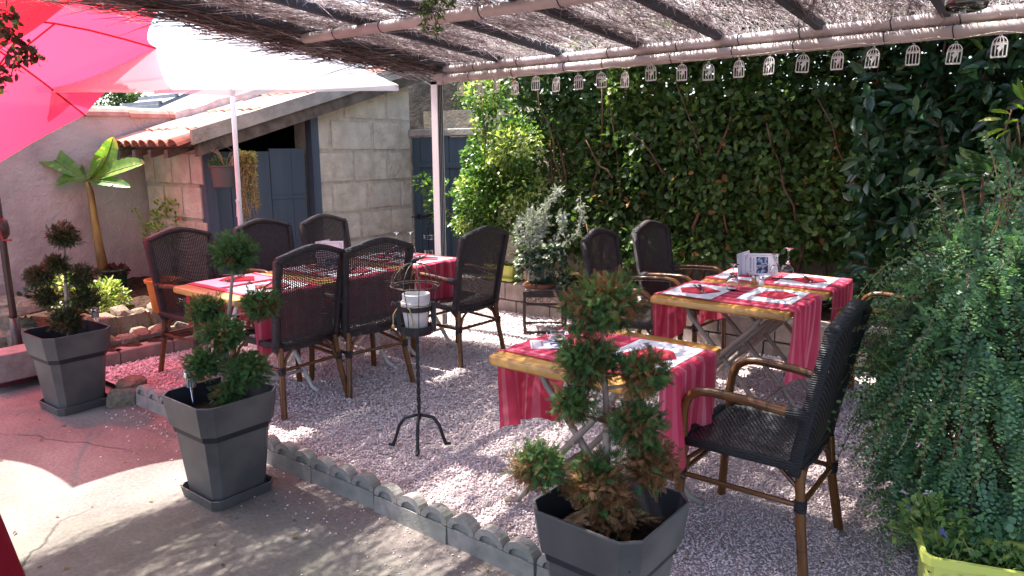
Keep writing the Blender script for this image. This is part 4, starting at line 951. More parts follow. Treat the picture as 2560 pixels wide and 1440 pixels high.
q = at(1395, 850, top_z()); b = MB(); b.lathe([(.0, .002), (.040, .002), (.043, .01), (.047, .030), (.050, .032), (.052, .028), (.050, .004), (.045, 0), (0, 0)], 24); o = b.build('ashtray', M['glass'], None, (q[0], q[1], top_z() + .0035), smooth=True)
for v in o.data.vertices:
    a = math.atan2(v.co.y, v.co.x)
    if v.co.z > .025: v.co.z -= .007 * max(0, math.cos(3 * a)) ** 4
setp(o, 'clear glass ashtray with notched rim', 'ashtray')
for (px, py, c, lab) in ((1884, 712, (.45, .24, .09), 'small glass pepper shaker with brown filling'), (1903, 716, (.72, .70, .68), 'small glass salt shaker with white filling')):
    q = at(px, py, top_z()); t = empty('shaker', (q[0], q[1], top_z()), 0, lab, 'shaker', 'salt and pepper shakers')
    MB().lathe([(.013, 0), (.0155, .003), (.015, .035), (.010, .042)], 14).build('jar', mat('shaker filling', c, rough=.25, spec=.6), t, smooth=True); MB().lathe([(.011, .041), (.012, .044), (.012, .054), (.007, .058)], 14).build('cap', M['steel'], t, smooth=True)

# ------------------------------------------------------------------ birdcage stand with nested pots
SB = np.array([-2.60, 2.53, GZ]); sw = empty('plant_stand', SB, 0, 'black wrought iron stand with twisted stem and open wire birdcage', 'plant stand')
b = MB(); rg = []
for i in range(40):
    z = .14 + .47 * i / 39; a = i * .42; rg.append([(.0105 * math.cos(a + k * PI / 2), .0105 * math.sin(a + k * PI / 2), z) for k in range(4)])
b.rings(rg); b.build('stem', M['iron'], sw)
for ang_ in (math.radians(38 + 180 + 8), math.radians(38 - 5), math.radians(38 - 88)):
    dv = np.array([math.cos(ang_), math.sin(ang_), 0]); pts = [dv * r + np.array([0, 0, z]) for r, z in ((.0, .17), (.03, .165), (.075, .155), (.105, .115), (.125, .05), (.14, .010), (.165, .014))]
    MB().tube(pts, [.008, .009, .009, .009, .009, .011, .008], 6).build('foot', M['iron'], sw, smooth=True)
MB().lathe([(.0, .61), (.078, .61), (.082, .614), (.082, .655), (.078, .655), (.076, .618), (0, .618)], 20).build('tray', M['iron'], sw)
b = MB(); b.lathe([(.084, .735), (.0865, .735), (.0865, .760), (.084, .760)], 24, close=True); b.build('band', M['iron'], sw)
R_ = .125; zr = .862
cg = empty('wire_cage'); cg.parent = sw
b = MB(); b.tube([(R_ * math.cos(2 * PI * i / 28), R_ * math.sin(2 * PI * i / 28), zr) for i in range(28)], .0032, 5, closed=True); b.build('ring', M['rustwire'], cg)
b = MB(); b.tube([(.112 * math.cos(2 * PI * i / 28), .112 * math.sin(2 * PI * i / 28), zr - .008) for i in range(28)], .0022, 5, closed=True); b.build('ring', M['rustwire'], cg)
for k in range(10):
    a = 2 * PI * k / 10; MB().tube([(.080 * math.cos(a), .080 * math.sin(a), .64), (.092 * math.cos(a), .092 * math.sin(a), .75), (.122 * math.cos(a), .122 * math.sin(a), zr)], .0022, 5).build('wire', M['wire'], cg)
for k in range(5):
    a = PI * k / 5; MB().tube([(R_ * math.cos(th) * math.cos(a), R_ * math.cos(th) * math.sin(a), zr + .115 * math.sin(th)) for th in np.linspace(0, PI, 15)], .0026, 5).build('dome_wire', M['rustwire'], cg)
for k in (2, 3, 4):
    a = 2 * PI * k / 7 + .5; MB().tube([(R_ * .93 * math.cos(a) + p_[0] * 2.2 * -math.sin(a), R_ * .93 * math.sin(a) + p_[0] * 2.2 * math.cos(a), zr + .028 + p_[1] * 2.2) for p_ in scroll(1.3, .012)], .002, 5).build('scroll', M['rustwire'], cg)
b = MB(); bd = -RGT; b.lathe([(.0, -.02), (.010, -.012), (.0125, 0), (.008, .014), (0, .02)], 8); bird = b.build('bird_finial', M['iron'], cg, (0, 0, zr + .127), (0, 1.25, YAW), smooth=True)
MB().tube([(0, 0, .016), (0, 0, .05)], [.007, .003], 6).build('tail', M['iron'], bird)
for sg in (-1, 1):
    p = RGT * sg * .090; MB().box(tuple(p + np.array([0, 0, .70])), (.022, .028, .15), YAW).build('side_plate', M['iron'], sw); MB().tube([tuple(p + RGT * sg * .012 + np.array([0, 0, .76])), tuple(p + RGT * sg * .03 + np.array([0, 0, .775])), tuple(p + RGT * sg * .034 + np.array([0, 0, .755]))], .006, 6).build('hook', M['rustwire'], sw)
def flower_pot(h, r, lab, z, dx, mm='whitepot', band=True):
    t = empty('flower_pot', SB + np.array([dx, 0, z]), 0, lab, 'flower pot')
    MB().lathe([(.0, .004), (r * .66, 0), (r * .70, .004), (r * .93, h * .74), (r * 1.0, h * .75), (r * 1.03, h * .98), (r * 1.0, h), (r * .92, h), (r * .90, h * .95), (r * .62, .02), (0, .018)], 28).build('pot_body', M[mm], t, smooth=True, auto=35); return t
flower_pot(.160, .076, 'outer white-washed flower pot tied with twine in the birdcage', .62, 0)
tp = flower_pot(.160, .069, 'inner white-washed flower pot nested in the other', .66, .004)
tw = empty('twine', SB + np.array([0, 0, .765]), 0, 'loop of twine knotted round the nested white pots', 'twine')
MB().tube([(0.0785 * math.cos(2 * PI * i / 30), 0.0785 * math.sin(2 * PI * i / 30), .004 * math.sin(i)) for i in range(30)], .0028, 5, closed=True).build('loop', M['twine'], tw)
kp = -AWY * .080 - RGT * .04; MB().tube([tuple(kp), tuple(kp - AWY * .012 + RGT * .02 + np.array([0, 0, -.01])), tuple(kp - AWY * .016 + RGT * .032 + np.array([0, 0, -.05])), tuple(kp - AWY * .014 + RGT * .036 + np.array([0, 0, -.085]))], .0035, 5).build('cord_end', M['twine'], tw); MB().lathe([(0, -.011), (.008, -.004), (.007, .006), (0, .010)], 7).build('knot', M['twine'], tw, tuple(kp - AWY * .014 + RGT * .036 + np.array([0, 0, -.09])))
MB().tube([tuple(-RGT * .082 + np.array([0, 0, 0])), tuple(-RGT * .112 - AWY * .03 + np.array([0, 0, -.05])), tuple(-RGT * .112 - AWY * .04 + np.array([0, 0, -.10]))], .0035, 5).build('cord_end', M['twine'], tw); MB().lathe([(0, -.013), (.010, -.004), (.008, .008), (0, .012)], 7).build('knot', M['twine'], tw, tuple(-RGT * .112 - AWY * .04 + np.array([0, 0, -.11])))

# ------------------------------------------------------------------ small iron plant table, pots
IT = np.array([-3.53, 4.97, GZ]); it = empty('iron_side_table', IT, YAW, 'low square brown iron plant table with scrollwork apron', 'side table')
MB().box((0, 0, .362), (.37, .37, .016), ch=.003).build('table_top', M['iron_brown'], it)
MB().box((0, -.0, .372), (.335, .335, .006)).build('tile_top', M['kerb'], it)
for sx in (-1, 1):
    for sy in (-1, 1): MB().box((sx * .172, sy * .172, .178), (.022, .022, .356)).build('leg', M['iron_brown'], it)
for (cx, cy, l, hor) in ((0, -.172, .32, 1), (0, .172, .32, 1), (-.172, 0, .32, 0), (.172, 0, .32, 0)):
    for z, hh in ((.334, .038), (.255, .018), (.012, .020)): MB().box((cx, cy, z), ((l, .018, hh) if hor else (.018, l, hh))).build('rail', M['iron_brown'], it)
for side in (0, 1):
    for sx, fl_ in ((-.13, 1), (-.035, -1), (.035, 1), (.13, -1)):
        pts = [((sx + p_[0] * 2.3 * fl_), -.172, .290 + p_[1] * 2.3) for p_ in scroll(1.5, .010)]; pts = pts if side == 0 else [(-.172, p_[0], p_[2]) for p_ in pts]; MB().tube(pts, .0028, 5).build('scroll', M['iron_brown'], it)
    for s in (-1, 1):
        pts = [(s * .115, -.172, .27), (s * .085, -.172, .29), (s * .055, -.172, .305)]; pts = pts if side == 0 else [(-.172, p_[0], p_[2]) for p_ in pts]; MB().tube(pts, .0028, 5).build('scroll', M['iron_brown'], it)
ut = empty('glazed_pot', IT + np.array([-.03, -.02, .376]), 0, 'dark green glazed pot standing on the iron plant table', 'pot')
MB().lathe([(0, 0), (.135, 0), (.142, .012), (.142, .030), (.125, .034), (0, .034)], 26).build('saucer', M['terracotta'], ut, smooth=True, auto=40)
MB().lathe([(0, .034), (.098, .036), (.115, .06), (.130, .20), (.138, .26), (.146, .275), (.146, .292), (.132, .292), (.125, .26), (0, .25)], 28).build('pot_body', M['urn'], ut, smooth=True, auto=50)
def trough(name, loc, rz, L, W, H, label, cat='window box', sc=True, m='lime'):
    t = empty(name, loc, rz, label, cat); b = MB()
    def rc(i, z, k=.02):
        hx, hy = L / 2 - i, W / 2 - i; return [(hx, -hy + k, z), (hx, hy - k, z), (hx - k, hy, z), (-hx + k, hy, z), (-hx, hy - k, z), (-hx, -hy + k, z), (-hx + k, -hy, z), (hx - k, -hy, z)]
    b.rings([rc(.03, .012), rc(.014, H - .03), rc(.0, H - .028), rc(0, H), rc(.014, H), rc(.018, H - .02), rc(.026, H * .55)], (True, True)); b.build('box_body', M[m], t)
    if sc: b = MB(); b.rings([rc(.022, 0), rc(-.004, .004), rc(-.012, .030), rc(-.004, .030), rc(.02, .010)], (True, True)); b.build('saucer', M[m], t)
    return t
q = ony(1262, 708, 5.44); trough('window_box', (q[0] - .04, 5.46, .337), .0, .36, .19, .155, 'small lime green window box on the low wall')
q = onx(1, 1, -1)
op = empty('orange_pot', (-5.93, 2.83, .34), 0, 'orange plastic flower pot on the planting bed', 'pot'); q = at(410, 775, .36); op.location = (q[0] - .10, q[1] + .06, .33)
MB().lathe([(0, 0), (.085, 0), (.092, .008), (.120, .235), (.134, .240), (.136, .262), (.126, .264), (.112, .235), (.10, .12), (0, .115)], 26).build('pot_body', M['orange'], op, smooth=True, auto=45)

# ------------------------------------------------------------------ garland of birdcage ornaments under the beam
def cage_mesh(bird):
    b = MB(); w, h, ar = .0335, .061, .037; th = .0022; tk = .0025
    def bar(p0, p1, wd=th): d = nrm(np.array(p1) - np.array(p0)); c = (np.array(p0) + np.array(p1)) / 2; l = np.linalg.norm(np.array(p1) - np.array(p0)); b.box(c, (l, tk, wd * 1.45), ax=(d, (0, 1, 0), np.cross(d, (0, 1, 0))))
    z0 = -.113; zt = z0 + h
    bar((-w, 0, z0), (w, 0, z0), .006); bar((-w, 0, zt), (w, 0, zt), .0055)
    for x in (-1, -.5, 0, .5, 1): bar((x * w, 0, z0), (x * w, 0, zt), .0028 if abs(x) < 1 else .0036)
    for s in (1, .5):
        P = [(s * w * math.cos(a), 0, zt + ar * math.sin(a)) for a in np.linspace(0, PI, 11)]
        for i in range(10): bar(P[i], P[i + 1], .0030)
    bar((0, 0, zt), (0, 0, zt + ar), .0026)
    for k in range(4): x = -w * .75 + k * w * .5; P = [(x + .005 * math.cos(a), 0, zt + .0065 + .004 * math.sin(a)) for a in np.linspace(0, 2 * PI, 7)]; [bar(P[i], P[i + 1], .0018) for i in range(6)]
    b.tube([(0.006 * math.cos(a), 0, zt + ar + .006 + .006 * math.sin(a)) for a in np.linspace(0, 2 * PI, 9)[:-1]], .0012, 4, closed=True)
    if bird:
        b.prism([(-.006, z0 + .010), (.001, z0 + .022), (.013, z0 + .040), (.016, z0 + .052), (.008, z0 + .058), (-.004, z0 + .050), (-.013, z0 + .042), (-.004, z0 + .034)], -.0016, .0016, lambda x, z, y: (x, y, z))
    return b.mesh('birdcage_ornament', M['cage'])
CG = [cage_mesh(True), cage_mesh(False)]
cx = [(1153, 222), (1198, 220), (1240, 214), (1288, 219), (1340, 208), (1390, 211), (1445, 205), (1502, 200), (1562, 199), (1626, 182), (1704, 181), (1771, 180), (1847, 172), (1923, 164), (2008, 159), (2094, 151), (2183, 145), (2282, 138), (2388, 135), (2499, 117)]
gp = []
for i, (px, py) in enumerate(cx):
    q = ony(px, py, 4.475); nob = i in (4, 6, 17)
    o = place('birdcage_ornament', CG[1 if nob else 0], None, (q[0], 4.475, q[2] + .065), (RNG.uniform(-.08, .08), RNG.uniform(-.05, .05), RNG.uniform(-.25, .45)))
    setp(o, 'small empty white metal birdcage ornament on the garland' if nob else 'small white metal birdcage ornament with a bird cut-out on the garland', 'ornament', 'white birdcage ornaments without a bird' if nob else 'white birdcage ornaments with a bird'); gp.append((q[0], 4.475, q[2] + .074))
pts = [(-4.22, 4.50, 2.13)]
for i, p in enumerate(gp):
    pts.append(p)
    if i % 2 == 1 and i < len(gp) - 1: n_ = gp[i + 1]; pts.append(((p[0] + n_[0]) / 2, 4.49, max(p[2], n_[2]) + .012))
pts.append((-.15, 4.50, 2.125)); pts.append((.3, 4.49, 2.10))
o = MB().tube(pts, .0022, 5).build('garland_string', M['string']); setp(o, 'thin pale string carrying the birdcage garland under the pipe beam', 'string')

# ------------------------------------------------------------------ hanging jar
q = dep(2417, 8, 2.75); jr = empty('hanging_jar', q, 0, 'clear glass wasp-trap jar with yellow liquid hanging from the thatch', 'jar')
MB().lathe([(.0, -.028), (.048, -.030), (.068, -.022), (.074, .0), (.074, .075), (.060, .10), (.032, .115), (.032, .135), (.029, .135), (.029, .113), (.056, .098), (.070, .073), (.070, .0), (.064, -.018), (.03, -.016), (0, -.006)], 26).build('jar_body', M['glass'], jr, smooth=True)
liq = mat('yellow liquid', (.50, .46, .06), rough=.1, spec=.5); MB().lathe([(0, -.004), (.03, -.0145), (.0635, -.0165), (.069, -.002), (.069, .010), (0, .012)], 24).build('liquid', liq, jr, smooth=True)
for k in range(3): a = 2 * PI * k / 3 + .4; MB().lathe([(0, -.012), (.010, -.010), (.010, 0), (0, .002)], 8, (.045 * math.cos(a), .045 * math.sin(a), -.030)).build('foot', M['glass'], jr)
MB().tube([(0, 0, .13), (0, 0, .32)], .002, 5).build('hanger', M['wire'], jr)

# ------------------------------------------------------------------ tiered wire candle holder by the gate
q = ony(1072, 640, 5.95); wh = empty('wire_holder', (q[0], 5.98, q[2] - .0), 0, 'tiered grey wire basket hanging in front of the blue gate', 'wire basket')
for z, r in ((0.02, .075), (.20, .085)):
    for dz in (0, .045): MB().tube([(r * math.cos(2 * PI * i / 20), r * math.sin(2 * PI * i / 20) * .8, z + dz) for i in range(20)], .003, 5, closed=True).build('ring', M['steel'], wh)
    for k in range(10): a = 2 * PI * k / 10; MB().tube([(r * math.cos(a), r * .8 * math.sin(a), z), (r * math.cos(a), r * .8 * math.sin(a), z + .045)], .002, 4).build('wire', M['steel'], wh)
MB().tube([(-.03, 0, 0), (-.03, 0, .33)], .008, 6).build('stem', M['iron'], wh); MB().tube([(.03, 0, .22), (.05, 0, .28), (.02, 0, .33), (-.02, 0, .36), (-.03, .06, .40)], .006, 6).build('hook', M['iron'], wh)

# ------------------------------------------------------------------ table with red cloth reaching into the near corner
M['redcloth'] = mat('dark red cloth', (.34, .012, .030), (.27, .009, .022), scale=5, rough=.9, spec=.1, bs=300, bst=.1, bd=.001, translucent=.15)
rc_ = np.array([-2.60, .12, 0.0]); b = MB(); n = 64; R0 = .48; rings_ = []
def rring(f, z): return [((R0 + f * .10 + f * .035 * math.sin(9 * a + 1)) * math.cos(a), (R0 + f * .10 + f * .035 * math.sin(9 * a + 1)) * math.sin(a), z) for a in [2 * PI * i / n for i in range(n)]]
b.rings([rring(1, .02), rring(.75, .22), rring(.45, .45), rring(.15, .66), rring(0, .735), [(p[0] * .97, p[1] * .97, .745) for p in rring(0, 0)]], (False, True)); rt = b.build('round_tablecloth', M['redcloth'], None, tuple(rc_), smooth=True, auto=60)
setp(rt, 'plain dark red floor-length cloth over a table at the patio corner', 'tablecloth')
# ------------------------------------------------------------------ foliage materials
G = {}
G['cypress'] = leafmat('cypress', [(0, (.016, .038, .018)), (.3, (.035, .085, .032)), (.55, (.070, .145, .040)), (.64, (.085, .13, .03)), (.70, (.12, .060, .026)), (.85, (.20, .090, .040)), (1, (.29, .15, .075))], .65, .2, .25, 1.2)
G['cypress_shaded'] = leafmat('shaded olive cypress', [(0, (.014, .018, .010)), (.4, (.035, .044, .018)), (.65, (.060, .068, .024)), (.75, (.09, .050, .024)), (1, (.17, .075, .04))], .6, .25, .2, 1.2)  # darkened cypress tones, the red parasol's shade put into the colour
G['hedge'] = leafmat('hedge leaf', [(0, (.022, .040, .013)), (.45, (.052, .098, .026)), (.78, (.095, .16, .038)), (.93, (.16, .23, .05)), (.96, (.26, .13, .04)), (1, (.30, .15, .05))], .45, .35, .30, 1.5)
G['laurel'] = leafmat('large laurel leaf', [(0, (.014, .036, .018)), (.6, (.032, .082, .034)), (.9, (.07, .15, .045)), (1, (.14, .22, .05))], .28, .6, .28, 1.5)
G['varieg'] = leafmat('variegated leaf', [(0, (.035, .085, .02)), (.4, (.08, .17, .03)), (.65, (.19, .29, .06)), (.85, (.44, .50, .17)), (1, (.62, .64, .36))], .34, .5, .34, 1.3)
G['coto'] = leafmat('small shrub leaf', [(0, (.035, .085, .052)), (.45, (.080, .175, .095)), (.8, (.14, .27, .115)), (1, (.24, .37, .12))], .40, .45, .36, 1.5)
G['fresh'] = leafmat('fresh leaf', [(0, (.05, .12, .02)), (.5, (.14, .26, .03)), (.9, (.28, .40, .05)), (1, (.36, .40, .09))], .4, .4, .42, 1.5)
G['silver'] = leafmat('silver leaf', [(0, (.16, .19, .16)), (.5, (.36, .39, .36)), (1, (.60, .62, .60))], .85, .15, .25, 1.0)
G['ivy'] = leafmat('variegated ivy', [(0, (.018, .045, .022)), (.5, (.05, .09, .04)), (.75, (.30, .34, .22)), (1, (.62, .64, .52))], .38, .5, .25, 1.1)
G['trail'] = leafmat('trailing basket leaf', [(0, (.09, .11, .025)), (.45, (.24, .21, .07)), (.8, (.36, .36, .10)), (.97, (.48, .46, .20)), (1, (.5, .1, .05))], .5, .35, .35, 1.2)
G['banana'] = leafmat('banana leaf', [(0, (.035, .11, .018)), (.5, (.07, .19, .025)), (.85, (.16, .30, .035)), (1, (.40, .36, .05))], .34, .5, .45, 1.5)
G['mint'] = leafmat('soft green leaf', [(0, (.03, .09, .03)), (.5, (.09, .18, .05)), (1, (.24, .33, .10))], .5, .35, .35, 1.3)
G['vine'] = leafmat('reddish vine leaf', [(0, (.05, .02, .015)), (.5, (.12, .03, .025)), (.85, (.05, .08, .02)), (1, (.22, .26, .04))], .4, .4, .4, 1.3)
G['tree'] = leafmat('far tree leaf', [(0, (.018, .040, .014)), (.6, (.05, .10, .03)), (1, (.11, .17, .05))], .5, .35, .3, 1.3)

# ------------------------------------------------------------------ topiary cypresses
def topiary(base, soil_z, clumps, trunk_top, label, mt, dens, spray=.062, lumpy=.4):
    t = empty('topiary_cypress', (base[0], base[1], soil_z), 0, label, 'topiary'); O = np.array([base[0], base[1], soil_z])
    tp_ = np.array(trunk_top) - O; mid = tp_ * .5 + np.array([.012, -.01, 0])
    MB().tube([(0, 0, -.03), tuple(tp_ * .25 + np.array([-.008, .006, 0])), tuple(mid), tuple(tp_ * .78), tuple(tp_)], [.017, .015, .011, .008, .004], 8).build('trunk', M['bark_pale'], t, smooth=True)
    for (c, r, rust) in clumps:
        c = np.array(c) - O; zj = max(.02, min(c[2] - .07, tp_[2] * .8)); j = tp_ * (zj / tp_[2]) * np.array([1, 1, 1])
        if np.hypot(*(c - tp_)[:2]) > .03: MB().tube([tuple(j), tuple(j * .45 + c * .55 + np.array([0, 0, -.015])), tuple(c)], [.007, .005, .003], 6).build('branch', M['bark_pale'], t, smooth=True)
        n = int(dens * (r / .1) ** 2); d = rdir(n); d[:, 2] *= .85; u_ = RNG.uniform(.05, 1.0, n) ** .55
        lump = 1 + lumpy * (value_noise(d * 1.0 + c * 9, 2.6, 3) - .5) * 2; P = c + d * (r * u_ * np.clip(lump, .45, 1.35))[:, None] * .74
        D = d * .6 + rdir(n) * .8 + np.array([0, 0, .10]); N = rdir(n) * .8 + d * .5 + np.array([0, 0, .5])
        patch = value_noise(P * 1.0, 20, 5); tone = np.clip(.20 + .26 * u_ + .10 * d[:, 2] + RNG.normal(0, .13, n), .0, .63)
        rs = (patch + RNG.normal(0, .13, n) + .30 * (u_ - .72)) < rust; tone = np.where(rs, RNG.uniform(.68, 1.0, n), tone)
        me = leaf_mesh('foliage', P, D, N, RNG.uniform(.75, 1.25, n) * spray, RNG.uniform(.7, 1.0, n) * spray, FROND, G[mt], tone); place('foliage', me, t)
        k = max(4, n // 60); tw = MB()
        for i in range(k): tw.tube([tuple(c + rdir(1)[0] * r * .1), tuple(c + d[i] * r * .45), tuple(P[i] * .9 + c * .1)], [.0022, .0016, .0009], 4, cap=False)
        o = tw.build('twig', M['twig'], t); o['kind'] = 'stuff'
def cl(lst, D, jit=.03): return [(dep(px, py, D + RNG.uniform(-jit, jit)), r * D / FPX, rust) for (px, py, r, rust) in lst]
DA = depth_of((-3.035, 1.68, .7))
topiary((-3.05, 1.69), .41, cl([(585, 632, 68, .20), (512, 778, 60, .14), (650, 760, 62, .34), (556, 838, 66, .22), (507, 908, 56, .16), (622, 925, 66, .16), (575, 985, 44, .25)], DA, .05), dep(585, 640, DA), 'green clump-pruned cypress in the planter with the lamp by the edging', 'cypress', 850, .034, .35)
DB = depth_of((-4.90, 1.735, .7))
topiary((-4.90, 1.74), .41, cl([(158, 590, 44, .12), (140, 662, 35, .2), (98, 692, 40, .22), (205, 692, 42, .08), (118, 742, 36, .2), (212, 745, 42, .22), (165, 800, 48, .35)], DB, .05), dep(160, 590, DB), 'shade-toned olive clump-pruned cypress in the planter before the concrete block', 'cypress_shaded', 800, .035, .35)
DC = depth_of((-1.055, 1.855, .8))
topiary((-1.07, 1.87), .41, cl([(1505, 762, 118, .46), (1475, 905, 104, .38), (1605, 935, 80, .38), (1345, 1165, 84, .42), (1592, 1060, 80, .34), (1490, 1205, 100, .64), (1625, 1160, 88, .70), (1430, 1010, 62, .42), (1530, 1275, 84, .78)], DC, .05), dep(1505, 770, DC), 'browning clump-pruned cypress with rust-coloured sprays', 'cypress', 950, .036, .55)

# ------------------------------------------------------------------ hedge and large shrubs
def shrub(name, label, cat, base, P, D, N, L, W, tpl, m, tone, stems, stem_m='twig', group=None, part='foliage'):
    t = empty(name, base, 0, label, cat, group); B_ = np.array(base, float)
    place(part, leaf_mesh(part, np.asarray(P) - B_, D, N, L, W, tpl, m, tone), t)
    for s in stems: MB().tube([tuple(np.array(p) - B_) for p in s[0]], s[1], 6).build('branch', M[stem_m], t, smooth=True)
    return t
def mass(n, x0, x1, zf, y0, y1, z0, z1, seed, lump=.28, sc=1.6):
    """points on an uneven hedge face (towards -y) and through its depth"""
    x = RNG.uniform(x0, x1, n); z = RNG.uniform(z0, z1, n); f = value_noise(np.stack([x, z, x * 0], 1), sc, seed) * .65 + value_noise(np.stack([x, z, x * 0], 1), sc * 2.6, seed + 1) * .35
    front = y0 + (1 - f) * lump * 1.8 - lump * .6; y = front + np.abs(RNG.normal(0, .5, n)) * (y1 - y0) * .42; return np.stack([x, y, z], 1), f
def wander(a, b, r0, r1, k=6, w=.05):
    P = [np.array(a) + (np.array(b) - np.array(a)) * t_ + (RNG.normal(0, w, 3) if 0 < t_ < 1 else 0) for t_ in np.linspace(0, 1, k)]; return (P, list(np.linspace(r0, r1, k)))
# main evergreen hedge
P, f = mass(46000, -4.55, 1.2, 0, 5.72, 6.45, .42, 3.3, 11)
lowcut = .45 + .35 * value_noise(np.stack([P[:, 0], P[:, 0] * 0, P[:, 0] * 0], 1), 1.3, 4); keep = (P[:, 2] > lowcut) & ((RNG.random(len(P)) < np.clip(.42 + f * 1.05, 0, 1))); P = P[keep]; n = len(P)
D = rdir(n) * .9 + np.array([0, -.45, .15]); N = rdir(n) * .8 + np.array([-.2, -.5, .6]); tone = np.clip(RNG.normal(.42, .18, n) + .55 * (value_noise(P, 1.1, 41) - .5) - .06 * (P[:, 0] + 1.5) * .5, 0, .93); tone = np.where(RNG.random(n) < .018, .97, tone)
stems = [wander((x, 6.0 + RNG.uniform(-.15, .15), .28), (x + RNG.uniform(-.5, .5), 6.0 + RNG.uniform(-.25, .15), 1.7 + RNG.uniform(0, .8)), .020, .006, 7, .05) for x in np.linspace(-4.2, .9, 22)]
stems += [wander((x, 5.78, .9 + RNG.uniform(0, .5)), (x - RNG.uniform(.2, .5), 5.68, 1.6 + RNG.uniform(0, .6)), .009, .004, 6, .02) for x in np.linspace(-3.9, -.6, 7)]
shrub('hedge', 'tall dense dark evergreen hedge behind the birdcage garland', 'hedge', (-1.8, 6.0, .28), P, D, N, RNG.uniform(.05, .088, n), RNG.uniform(.04, .06, n), LEAF, G['hedge'], tone, stems)
k_ = 15000; ox = RNG.uniform(-3.5, 1.8, k_); oz = RNG.uniform(2.30, 3.5, k_); oy = RNG.uniform(4.95, 6.3, k_); OP = np.stack([ox, oy, oz], 1)  # overhanging leaves added out of view to shade the hedge face
k2 = 12000; BP = np.stack([RNG.uniform(-4.6, 1.9, k2), RNG.uniform(6.2, 6.9, k2), RNG.uniform(1.75, 3.1, k2)], 1)
OP = OP[(value_noise(OP, 2.1, 31) > .37) & (oy > 4.9 + .25 * value_noise(OP, 1.7, 33) + .15 * (oz - 2.35))]; OP = np.concatenate([OP, BP]); n = len(OP)
hd = bpy.data.objects['hedge']; place('crown', leaf_mesh('crown', OP - np.array(hd.location), rdir(n) + np.array([0, -.3, .1]), rdir(n) * .7 + np.array([-.2, -.2, .8]), RNG.uniform(.06, .09, n), RNG.uniform(.05, .07, n), LEAF, G['hedge'], np.clip(RNG.normal(.42, .2, n), 0, .93)), hd)
# bigger leaved evergreen at the right hand end
P, f = mass(5200, -1.25, 1.4, 0, 5.35, 6.1, .5, 2.6, 23, .3); keep = RNG.random(len(P)) < np.clip(.25 + f + (P[:, 0] + 1.25) * .25, 0, 1); P = P[keep]; n = len(P)
D = rdir(n) * .8 + np.array([-.2, -.5, -.25]); N = rdir(n) * .7 + np.array([-.1, -.5, .6])
shrub('laurel_bush', 'large-leaved dark laurel growing through the end of the hedge', 'bush', (.2, 5.7, .28), P, D, N, RNG.uniform(.09, .15, n), RNG.uniform(.05, .075, n), LEAF_LONG, G['laurel'], np.clip(RNG.normal(.45, .22, n), 0, 1), [wander((x, 5.8, .28), (x + RNG.uniform(-.5, .3), 5.6, 2.4), .022, .007) for x in (-.8, -.3, .2, .6, 1.0)])
# variegated shrub by the post, catching the sun
cs = []
for (px, py, rr) in ((1205, 235, .20), (1240, 300, .24), (1215, 390, .24), (1205, 470, .26), (1250, 420, .28), (1190, 520, .22), (1245, 520, .26), (1225, 585, .18), (1165, 560, .15), (1290, 360, .25), (1180, 480, .2), (1300, 470, .22)): cs.append((ony(px, py, 5.45 + RNG.uniform(-.1, .15)), rr))
PP = []; DD = []
for c, r in cs:
    k = int(560 * (r / .22) ** 2); d = rdir(k); PP.append(c + d * (r * RNG.uniform(.25, 1, k) ** .55)[:, None]); DD.append(d * .7 + rdir(k) * .7)
P = np.concatenate(PP); D = np.concatenate(DD); n = len(P); zc = value_noise(P, 5.0, 8); tone = np.clip(RNG.normal(.33, .15, n) + .42 * (zc > .60), 0, 1)
ext = [ony(px, py, 5.5) for px, py in ((1055, 455), (1075, 470), (1095, 490), (1085, 515), (1100, 540), (1110, 470))]
for c in ext: k = 60; d = rdir(k); P = np.concatenate([P, c + d * .07]); D = np.concatenate([D, d + np.array([-.5, 0, .1])]); tone = np.concatenate([tone, np.clip(RNG.normal(.4, .15, k), 0, 1)])
n = len(P); N = rdir(n) * .7 + np.array([-.5, -.3, .7])
st_ = [wander((-4.55, 5.55, .28), tuple(c), .016, .004, 6, .03) for c, r in cs[::2]] + [wander((-4.7, 5.55, .7), tuple(ext[0]), .008, .003, 5, .02)]
shrub('variegated_shrub', 'sunlit yellow-green variegated shrub beside the white pergola post', 'shrub', (-4.55, 5.55, .28), P, D, N, RNG.uniform(.038, .062, n), RNG.uniform(.026, .040, n), LEAF, G['varieg'], tone, st_)
# stems at the foot of the hedge
for px, lab in ((1475, 'slim reddish shrub stems rising from the low wall by the chair'),):
    c = ony(px, 700, 5.55); t = empty('leggy_shrub', c, 0, lab, 'shrub')
    for k in range(7): s = wander((RNG.uniform(-.12, .12), RNG.uniform(-.05, .08), -.25), (RNG.uniform(-.2, .2), RNG.uniform(.0, .2), .30 + .2 * RNG.random()), .011, .005, 6, .02); MB().tube([tuple(p) for p in s[0]], s[1], 6).build('branch', M['twig'], t, smooth=True)
    k = 160; d = rdir(k); P = np.array([0, -.03, -.03]) + d * np.array([.22, .12, .16]); place('foliage', leaf_mesh('foliage', P, d + rdir(k) * .4, rdir(k) + np.array([0, -.3, .6]), RNG.uniform(.05, .09, k), RNG.uniform(.022, .035, k), LEAF_LONG, G['hedge'], np.clip(RNG.normal(.5, .2, k), 0, .9)), t)
